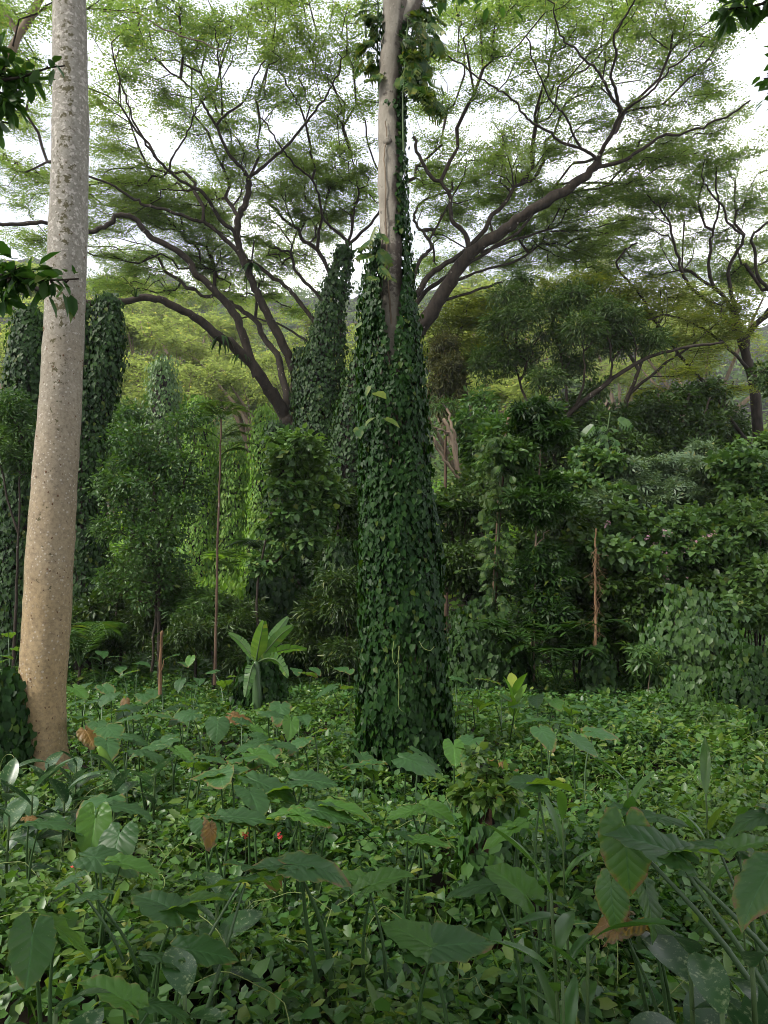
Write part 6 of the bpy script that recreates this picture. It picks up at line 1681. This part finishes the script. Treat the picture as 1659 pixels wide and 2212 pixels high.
taro('elephant ear with bright underside on straight stalk at centre bottom', [(803, 1912, 3.4, .36, 10, -20, 'y'), (795, 1908, 3.5, .36, 165, -14, 'y')], FG, base=(-.06, 3.55))
taro('elephant ear with broad spread leaf at bottom centre', [(932, 2045, 2.95, .46, 5, -4, 'n'), (925, 2042, 2.95, .40, 150, -16, 'y')], FG, base=(.18, 3.1))
taro('elephant ear with low browned leaf at bottom left of centre', [(345, 2065, 2.9, .34, 5, 12, 'n'), (410, 2052, 2.95, .36, 0, 8, 'n')], FG, base=(-.75, 3.1))
taro('elephant ear with ribbed bright leaf before the stump', [(1110, 1790, 4.1, .40, 190, 26, 'y'), (1120, 1786, 4.15, .34, 10, 6, 'y')], FG, base=(.72, 4.2))
taro('tall elephant ear with curled leaf above the stump right side', [(1160, 1692, 4.0, .30, 170, -6, 'n'), (1168, 1694, 4.0, .36, 5, 4, 'y')], FG, base=(.78, 4.05))
taro('elephant ear with dark veined underside right of the stump', [(1130, 1930, 3.2, .38, 140, -30, 'y'), (1175, 1945, 3.2, .30, 10, 14, 'n'), (1060, 1910, 3.3, .36, 175, 2, 'n')], FG, base=(.65, 3.3))
taro('elephant ear with hanging folded leaf and long stalk at lower right', [(1350, 1800, 2.75, .38, -95, 78, 'n'), (1452, 1842, 2.6, .40, 160, -22, 'n'), (1455, 1840, 2.6, .34, 10, -6, 'y')], FG, base=(1.6, 2.35), pr=.0105)
taro('elephant ear with leaf held up at the right side', [(1592, 1832, 2.7, .34, 10, -14, 'y'), (1585, 1830, 2.75, .34, 165, -10, 'n'), (1545, 1815, 2.9, .34, 100, 10, 'n')], FG, base=(1.45, 2.7))
taro('dark ribbed elephant ear leaf cut by the right edge', [(1665, 1880, 2.2, .34, 205, 34, 'n'), (1690, 1870, 2.3, .36, 10, 20, 'n')], FG, base=(1.25, 2.0), pr=.010)
taro('elephant ear with pale blade at the right edge above', [(1650, 1760, 3.3, .34, 170, 14, 'n'), (1680, 1750, 3.3, .34, 10, 12, 'n')], FG, base=(1.75, 3.4))
taro('elephant ear with yellow leaf netted by dark veins', [(1400, 1985, 2.9, .26, 180, 20, 'g'), (1345, 2005, 2.95, .2, 175, 30, 'd')], FG, base=(1.05, 3.0))
taro('elephant ear with drooping shaded leaf right of the ginger', [(1395, 1925, 2.85, .30, -70, 60, 'n'), (1320, 1915, 2.9, .28, -110, 66, 'n')], FG, base=(1.1, 3.05))

# ------------------------------------------------------------------ mottled dumb canes, gingers
def blade_mesh(name, mat, w=.22, droop=.35, n=8, seed=0, fold=.25):
    t = np.linspace(0, 1, n)
    hw = w * np.sin(math.pi * np.clip(t * .93 + .05, 0, 1)) ** .8; hw[-1] = .004
    z = .10 * t - droop * t ** 2
    V = []
    for i in range(n):
        for s in (-1, -.5, 0, .5, 1):
            V.append((t[i], s * hw[i], z[i] + fold * abs(s) * hw[i] + .012 * math.sin(7 * t[i] + s * 2 + seed)))
    Q = [(5 * i + k, 5 * i + 5 + k, 5 * i + 6 + k, 5 * i + 1 + k) for i in range(n - 1) for k in range(4)]
    return mesh_np(name, np.array(V), [np.array(Q)], mat, True)
CANE = [blade_mesh('leaf', M['mottled'], w, d_, 9, s) for s, (w, d_) in enumerate(((.22, .35), (.25, .2), (.2, .5)))]
GING = [blade_mesh('leaf', M['blade'], w, d_, 10, s, .35) for s, (w, d_) in enumerate(((.105, .35), (.12, .55), (.09, .2)))]
def tufted(name, label, cat, px, py, d, n, L, meshes, h, lean=(0, 0), up=(10, 60), group=None, az=None, stem=.012, drop=None):
    top = at(px, py, d); g = float(ground_z(top[0], top[1]))
    base = np.array([top[0] - lean[0], top[1] - lean[1], min(g, top[2] - h)])
    rt = thing(name, label, cat, base, group)
    S = smooth_path(np.array([base, base + (top - base) * .5 + np.array([lean[0] * .1, 0, .02]), top]), sub=5)
    b = Buf(); b.add(*tube(S, np.linspace(stem, stem * .6, len(S)), 7)); part(b, 'stem', M['stem'], rt, smooth=True)
    for k in range(n):
        t = .45 + .55 * (k + 1) / n; p = S[min(int(t * (len(S) - 1)), len(S) - 1)]
        a = math.radians(az[k % len(az)]) if az else k * 2.4 + rng.uniform(-.4, .4)
        e = math.radians(rng.uniform(*up))
        tip = np.array([math.cos(a) * math.cos(e), math.sin(a) * math.cos(e), math.sin(e)])
        nr = np.array([-math.cos(a) * math.sin(e), -math.sin(a) * math.sin(e), math.cos(e)]) + rng.normal(size=3) * .12
        o = bpy.data.objects.new('leaf', meshes[rnd.randrange(len(meshes))]); COL.objects.link(o); o.parent = rt
        m = np.eye(4); m[:3, :3] = frames(tip[None], nr[None])[0] * L * rng.uniform(.8, 1.2); m[:3, 3] = p - base; o.matrix_local = Matrix(m.tolist())
    return rt
DC = 'mottled dumb canes'
for lab, x, y, d, n, L in (
    ('mottled dumb cane at the left edge below the spotted trunk', 15, 1690, 6.0, 8, .30), ('mottled dumb cane right in front of the spotted trunk foot', 105, 1650, 7.0, 8, .28),
    ('mottled dumb cane just right of the spotted trunk foot', 165, 1655, 6.8, 8, .28), ('mottled dumb cane under the pale rolled leaf', 250, 1672, 6.2, 8, .28),
    ('mottled dumb cane with spread leaves at left below the trunk', 70, 1720, 5.5, 9, .30), ('mottled dumb cane lower at the left edge', 20, 1765, 5.0, 8, .28),
    ('mottled dumb cane in the middle of the left clump', 140, 1715, 5.7, 9, .28), ('mottled dumb cane standing right of the left clump', 335, 1660, 6.4, 7, .26),
    ('mottled dumb cane with pale leaf behind lower left elephant ears', 470, 1930, 3.7, 7, .24), ('mottled dumb cane low at bottom left of centre', 400, 2150, 2.75, 7, .2),
    ('mottled dumb cane beside the thick slanting stalk at lower right', 1490, 2060, 2.7, 8, .26), ('mottled dumb cane at lower right edge', 1625, 2090, 2.45, 8, .26),
    ('mottled dumb cane in the bottom right corner', 1560, 2190, 2.2, 7, .24), ('mottled dumb cane low left of the bottom edge', 120, 2190, 2.4, 6, .2)):
    tufted('dumb_cane', lab, 'plant', x, y, d, n, L, CANE, .3, up=(10, 65), group=DC)
# the pale rolled young leaf
rt = thing('rolled_leaf', 'pale yellow green rolled young leaf standing before the field', 'leaf', at(238, 1660, 6.3))
b = Buf(); S = np.array([at(240, 1665, 6.3), at(232, 1645, 6.3), at(222, 1628, 6.3), at(213, 1614, 6.3)])
b.add(*tube(smooth_path(S, sub=3), np.array([.012, .02, .028, .033, .036, .036, .034, .03, .026, .02]), 8)); part(b, 'blade', M['fresh'], rt, smooth=True)
GG = 'ginger like plants with long blades'
tufted('ginger_plant', 'ginger plant with long pointed blades at bottom right of centre', 'plant', 1190, 1930, 2.75, 5, .28, GING, .9, (-.05, 0), (20, 70), GG, stem=.009)
tufted('ginger_plant', 'ginger plant with arching blades at bottom below the yellow leaf', 'plant', 1270, 2040, 2.6, 6, .28, GING, .8, (.05, 0), (5, 60), GG, stem=.009)
tufted('ginger_plant', 'ginger plant with drooping blades at the bottom edge', 'plant', 1215, 2120, 2.35, 5, .22, GING, .6, (0, 0), (-10, 50), GG, stem=.008)
tufted('ginger_plant', 'short ginger plant left of the hanging folded leaf', 'plant', 1225, 1985, 3.0, 5, .22, GING, .8, (0, 0), (10, 60), GG, stem=.008)
tufted('ginger_plant', 'ginger plant with two tall blades right of the carpet middle', 'plant', 1525, 1715, 4.4, 4, .30, GING, .5, (0, 0), (50, 85), GG, stem=.008)
tufted('ginger_plant', 'ginger plant with folded blades in the carpet middle', 'plant', 1355, 1690, 4.8, 5, .30, GING, .5, (0, 0), (30, 80), GG, stem=.008)
tufted('ginger_plant', 'single upright blade plant right of the stump', 'plant', 1215, 1770, 4.4, 3, .28, GING, .5, (0, 0), (60, 88), GG, stem=.007)
tufted('ginger_plant', 'small bright blade plant near right edge of the carpet', 'plant', 1595, 1770, 3.9, 3, .2, GING, .4, (0, 0), (50, 85), GG, stem=.006)
tufted('ginger_plant', 'fresh green tuft right behind the striped elephant ear', 'plant', 1108, 1492, 10.5, 7, .42, [blade_mesh('leaf', M['fresh'], .17, .2, 8)], .4, (0, 0), (30, 80), GG, stem=.01)

# ------------------------------------------------------------------ banana plant
def banana_leaf(root, pts, hw, d, d1, mat, torn, tilt=1.0, seed=0):
    n = len(pts)
    P = np.array([at(x, y, d + (d1 - d) * i / (n - 1)) for i, (x, y) in enumerate(pts)])
    S = smooth_path(P, sub=5); m = len(S); t = np.linspace(0, 1, m)
    T = norm(np.gradient(S, axis=0))
    side = norm(np.cross(T, np.array([0, 1.0, .25]))) * tilt + norm(np.cross(T, np.array([0, 0, 1.0]))) * (1 - tilt)
    side = norm(side); up = norm(np.cross(side, T))
    w = hw * mpp(d) * np.clip(np.sin(math.pi * np.clip(t * .88 + .09, 0, 1)), .05, 1) ** .6
    w[:2] *= .25
    b = Buf(); r_ = np.random.default_rng(seed)
    for s in (-1, 1):
        for i in range(1, m - 1):
            g = r_.uniform(.0, .28) * torn
            dz = r_.normal() * .12 * torn
            a, c = S[i], S[i] + (S[i + 1] - S[i]) * (1 - g)
            o1 = side[i] * s * w[i] + up[i] * (.25 + dz) * w[i] + T[i] * w[i] * .3
            o2 = side[i] * s * w[i + 1] * (1 - .1 * torn) + up[i] * (.25 + dz) * w[i + 1] + T[i] * w[i] * .3
            b.add(np.array([a, S[i + 1], c + o2, a + o1]), np.array([(0, 1, 2, 3)]))
    lf_ = part(b, 'leaf', mat, root)
    b = Buf(); b.add(*tube(S, np.linspace(.016, .004, m), 6)); 
    me = b.mesh('midrib', M['stem'], root.location, True); obj('midrib', me, lf_)
D_B = 12.2
ban = thing('banana_plant', 'young banana plant with bright upright leaf behind the field', 'plant', at(556, 1530, D_B))
b = Buf(); S = np.array([at(556, 1535, D_B), at(555, 1480, D_B), at(553, 1430, D_B)]); b.add(*tube(smooth_path(S, sub=4), np.linspace(.09, .05, 9), 9)); part(b, 'stem', M['petiole'], ban, smooth=True)
banana_leaf(ban, [(553, 1432), (556, 1410), (562, 1380), (570, 1342)], 17, D_B, D_B - .2, M['fresh'], .1, 1, 1)
banana_leaf(ban, [(556, 1430), (575, 1400), (598, 1365), (622, 1333)], 13, D_B, D_B + .5, M['banana'], .5, 1, 2)
banana_leaf(ban, [(556, 1430), (585, 1395), (608, 1370), (632, 1352)], 13, D_B, D_B - .2, M['banana'], .5, .9, 3)
banana_leaf(ban, [(552, 1430), (535, 1405), (518, 1385), (494, 1368)], 11, D_B, D_B + .1, M['banana'], .5, .9, 4)
banana_leaf(ban, [(557, 1430), (590, 1412), (625, 1402), (662, 1403)], 13, D_B, D_B + .2, M['banana'], .9, .6, 5)
banana_leaf(ban, [(557, 1430), (580, 1422), (602, 1430), (622, 1462)], 14, D_B, D_B - .3, M['banana'], .9, .8, 6)
banana_leaf(ban, [(552, 1432), (545, 1440), (538, 1465), (530, 1505)], 12, D_B, D_B - .3, M['banana'], .9, 1, 7)

# ------------------------------------------------------------------ ferns and small palms
FE = 'ferns at the foot of the hedge'
for lab, x, y, L, d in (('fern with wide fronds left of the dry pole', 1250, 1425, 1.25, 15.0), ('fern below the schefflera sapling', 1150, 1440, 1.15, 14.6), ('fern at the foot of the monstera trunk', 1085, 1425, 1.1, 14.9), ('low fern between the two hedge ferns', 1205, 1478, 1.0, 14.2)):
    fern('fern', lab, 'fern', x, y, d, 7, L, M['ivy_far'], 9, .34, .085, 1.15, FE)
fern('palm', 'small dark palm beside the right of the spotted trunk', 'palm', 172, 1440, 15.0, 9, 1.1, M['mid'], 18, .4, .03, 1.3)
fern('palm', 'small palm standing in the sunlit glade', 'palm', 590, 1220, 30, 9, 2.2, M['ivy_far'], 20, .35, .035, .8)
fern('palm', 'dark palm fronds right behind the central trunk', 'palm', 965, 1150, 18, 9, 1.5, M['ivy_far'], 18, .4, .035, .8)
fern('banana_clump', 'bright leafy clump on the glade floor', 'plant', 498, 1235, 31, 9, 1.5, M['fresh'], 5, .5, .12, .9)

# ------------------------------------------------------------------ dry pole, stick, stump, red flowers
dp = thing('dry_pole', 'thin dry brown pole with dead vine fibres rising from ivy cone', 'pole', at(1288, 1520, 14.2))
P, R = limb_path([(1288, 1520), (1287, 1430), (1287, 1340), (1286, 1250), (1288, 1190), (1289, 1140)], 14.2, 14.2, 5.2, 1.6, jit=.01)
b = Buf(); b.add(*tube(P, R, 8, True, .3, 5)); part(b, 'shaft', M['dry'], dp, smooth=True)
b = Buf()
for k in range(70):
    y = rng.uniform(1180, 1440); p = at(1287 + rng.normal() * 3, y, 14.2 + rng.normal() * .03); L = rng.uniform(.1, .35)
    S = np.array([p, p + np.array([rng.normal() * .06, rng.normal() * .04, -L * .5]), p + np.array([rng.normal() * .08, rng.normal() * .05, -L])])
    V, Q, T = tube(S, np.array([.006, .004, .003]), 3, False); b.add(V, Q)
part(b, 'dead_fibres', M['dry'], dp, 'stuff')
st = thing('dead_stick', 'short broken dead stick upright in the left field', 'stick', at(346, 1500, 10.5))
P, R = limb_path([(345, 1500), (346, 1460), (347, 1415), (349, 1372), (350, 1364)], 10.5, 10.5, 4.6, 3.4, jit=.004)
b = Buf(); b.add(*tube(P, R, 8, True, .3, 8)); part(b, 'shaft', M['dry'], st, smooth=True)
b = Buf(); b.add(*tube(np.array([at(346, 1455, 10.5), at(352, 1440, 10.45), at(354, 1425, 10.45)]), np.array([.012, .009, .004]), 5)); part(b, 'snag', M['dry'], st, smooth=True)

ivy_column('tree_stump', 'dark rotten stump draped with vines at lower right of centre', 'stump', [(1058, 1700, 26), (1060, 1740, 36), (1058, 1790, 42), (1050, 1850, 46), (1045, 1920, 52), (1040, 1990, 58)], 4.7, 900, .085, M['cover'], bark_mat('rotten_bark', (.022, .014, .010), (.075, .042, .026), 9, 3, 1.0), seed=41, rough=.3, core_f=.82, stems=10)
sh('vine_spray', 'light green vine spray climbing a dark twig above the stump', 'vine', [([(1062, 1740), (1058, 1700), (1048, 1660), (1035, 1625), (1025, 1600)], 2.2, .8), ([(1050, 1670), (1075, 1640), (1085, 1625)], 1.2, .6)], 4.6, [(1040, 1680, 30, 22), (1075, 1690, 24, 18), (1060, 1720, 40, 16), (1030, 1640, 14, 18), (1090, 1720, 24, 16), (1010, 1720, 26, 18)], M['cover2'], 110, 4, .06, LF_HEART4, dict(spread=.06, up=1, ob=.4, rb=.5, droop=.3, flat=.6), jitd=.15)
for lab, x, y, d in (('small red flower in the lower centre undergrowth', 603, 1808, 4.4), ('small red flower at lower left on a thin stem', 163, 1868, 3.9), ('tiny red flower left of the other in lower centre', 530, 1804, 4.5)):
    rt = thing('red_flower', lab, 'flower', at(x, y + 60, d), 'red flowers in the undergrowth'); bb = Buf(); c = at(x, y, d)
    scatter(bb, STAR, c + rng.normal(size=(9, 3)) * .009, rdir(9), norm(rdir(9) + np.array([0, -.6, .6])), rng.uniform(.007, .012, 9)); part(bb, 'petals', M['petal'], rt, 'stuff')
    bb = Buf(); bb.add(*tube(np.array([at(x, y + 60, d), at(x + 1, y + 30, d), c]), np.array([.004, .003, .002]), 4)); part(bb, 'stalk', M['stem'], rt)
def fallen(label, x, y, d, L, az, tl):
    p = at(x, y, d); a, t = math.radians(az), math.radians(tl)
    o = obj('withered_leaf', TARO_D[rnd.randrange(2)]); o['label'] = label; o['category'] = 'leaf'; o['group'] = 'withered brown leaves'
    m = np.eye(4); m[:3, :3] = frames(np.array([[math.cos(a) * math.cos(t), math.sin(a) * math.cos(t), -math.sin(t)]]), np.array([[.1, -.5, 1.0]]))[0] * L; m[:3, 3] = p
    o.matrix_local = Matrix(m.tolist())
for a in (('withered leaf near the spotted trunk foot in the field', 186, 1580, 8.0, .36, -40, 30), ('orange brown withered leaf at the field centre', 505, 1547, 8.6, .38, 0, 10), ('withered brown leaf lying below the yellow veined leaf', 1335, 1985, 3.0, .24, 150, 20)):
    fallen(*a[:4], a[4] * .62, a[5], a[6] * 1.2)

# ------------------------------------------------------------------ shade trees beside the camera whose branches dip into the picture
def shade_tree(label, foot, top, branches, dips, lobes, nt, size=.14):
    foot = np.array(foot, float); foot[2] = float(ground_z(foot[0], foot[1])) - .1
    trunk = smooth_path(np.array([foot, foot + (np.array(top) - foot) * .5 + np.array([.1, .1, 0]), top]), sub=5)
    limbs = [(trunk, np.linspace(.2, .12, len(trunk)))]
    for br in branches:
        S = smooth_path(np.array(br), sub=4); limbs.append((S, .004 + .04 * np.linspace(1, 0, len(S)) ** 2))
    return tree('broadleaf_tree', label, 'tree', foot, limbs, lobes, M['canopy'], M['bark_dark'], None, nt, 14, size, LF_OVAL, None, .3, 8, .9, .2, dict(spread=size * 1.3, up=.9, ob=.3, rb=.5, droop=.4, flat=.6), .004, .3, dips=dips)
big = lambda x, y, z, r, h: (np.array([x, y, z], float), np.array([r, r, h]))
L1, L2 = [at(-150, 150, 4.2), at(-60, 175, 4.2), at(30, 170, 4.15), at(100, 148, 4.1), at(140, 142, 4.1)], [at(-150, 560, 3.8), at(-40, 590, 3.8), at(40, 600, 3.75), at(110, 605, 3.7), at(170, 602, 3.65)]
L3 = [at(-120, 220, 4.3), at(-40, 250, 4.3), at(0, 262, 4.25), at(30, 268, 4.2)]
sm = lambda x, y, d, r, h: (at(x - 12 if x < 800 else x + 6, y, d), np.array([r, r * .8, h]) * mpp(d) * .8)
shade_tree('dark leaved tree whose twigs hang in at the left edge', (-4.2, 1.0, 0), (-3.6, .6, 5.2), [[(-3.6, .6, 4.9), (-3.2, 2.6, 5.0)] + L1, [(-3.7, .7, 4.4), (-3.0, 2.4, 3.9)] + L2, [(-3.2, 2.6, 5.0)] + L3, [(-3.6, .6, 5.2), (-2.5, -.8, 6.4), (-1.5, -2.2, 6.8)], [(-3.6, .6, 5.2), (-4.5, -1.5, 6.5), (-5, -3, 6.8)]],
    [sm(20, 160, 4.2, 34, 26), sm(60, 165, 4.15, 26, 18), sm(20, 215, 4.2, 30, 30), sm(0, 255, 4.25, 26, 16), sm(125, 145, 4.1, 20, 6), sm(15, 130, 4.2, 20, 14), sm(30, 600, 3.75, 30, 24), sm(70, 590, 3.75, 26, 18), sm(20, 640, 3.75, 26, 22), sm(120, 610, 3.7, 26, 14), sm(160, 605, 3.65, 18, 10), sm(-20, 580, 3.8, 34, 26), sm(45, 575, 3.75, 20, 14)],
    [big(-2.0, 2.6, 6.9, 1.9, .8), big(0, 3.2, 7.2, 1.8, .8), big(-3.4, 1.2, 6.6, 1.6, .8), big(-.6, .6, 7.0, 2.0, .8), big(-3.6, -1.2, 6.8, 1.8, .9), big(-1.6, -2.2, 7.0, 2.0, .9), big(-5.0, -2.8, 7.0, 1.8, .9), big(-3.2, -4.0, 7.4, 2.2, 1.0), big(-5.2, 0.0, 6.2, 1.5, .8)], 1300, .21)
R1 = [at(1750, -60, 4.0), at(1690, -10, 4.0), at(1630, 12, 4.0), at(1580, 18, 4.0)]
R2 = [at(1780, 120, 5.0), at(1720, 150, 5.0), at(1675, 165, 5.0), at(1650, 170, 5.0)]
shade_tree('dark leaved tree whose twigs hang in at top right corner', (4.4, .4, 0), (3.7, .2, 5.6), [[(3.7, .2, 5.4), (3.2, 2.2, 5.8)] + R1, [(3.8, .3, 5.0), (3.6, 2.8, 5.2)] + R2, [(3.7, .2, 5.6), (2.4, -1.2, 6.6), (1.2, -2.6, 7.0)], [(3.7, .2, 5.6), (5, -1.8, 6.8)]],
    [sm(1600, 14, 4.0, 34, 14), sm(1640, 8, 4.0, 26, 14), sm(1570, 20, 4.0, 18, 8), sm(1690, -10, 4.0, 34, 20), sm(1662, 165, 5.0, 16, 22), sm(1680, 200, 5.0, 24, 22), sm(1680, 130, 5, 24, 20)],
    [big(2.0, 2.6, 7.0, 1.8, .8), big(3.4, 1.0, 6.8, 1.8, .8), big(1.0, .8, 7.0, 1.8, .8), big(2.6, -1.4, 7.0, 1.9, .9), big(1.0, -2.8, 7.2, 2.0, .9), big(4.8, -2.2, 7.2, 1.8, .9), big(2.8, -4.2, 7.5, 2.2, 1.0)], 1250, .21)

# ------------------------------------------------------------------ the humid air
def build_haze():
    x, y0, y1, z0, z1 = 1180, -40, 930, -6, 330
    V = [(-x, y0, z0), (x, y0, z0), (x, y1, z0), (-x, y1, z0), (-x, y0, z1), (x, y0, z1), (x, y1, z1), (-x, y1, z1)]
    F = [(0, 3, 2, 1), (4, 5, 6, 7), (0, 1, 5, 4), (1, 2, 6, 5), (2, 3, 7, 6), (3, 0, 4, 7)]
    m, nt, N, L, out = new_mat('haze')
    v = N.new('ShaderNodeVolumePrincipled')
    v.inputs['Color'].default_value = (.88, .94, 1, 1); v.inputs['Density'].default_value = HAZE_DENSITY
    L.new(v.outputs['Volume'], out.inputs['Volume'])
    obj('haze', mesh_np('haze', np.array(V, float), [np.array(F)], m), kind='stuff', label='thin humid haze filling the valley')
HAZE_DENSITY = .00028
build_haze()
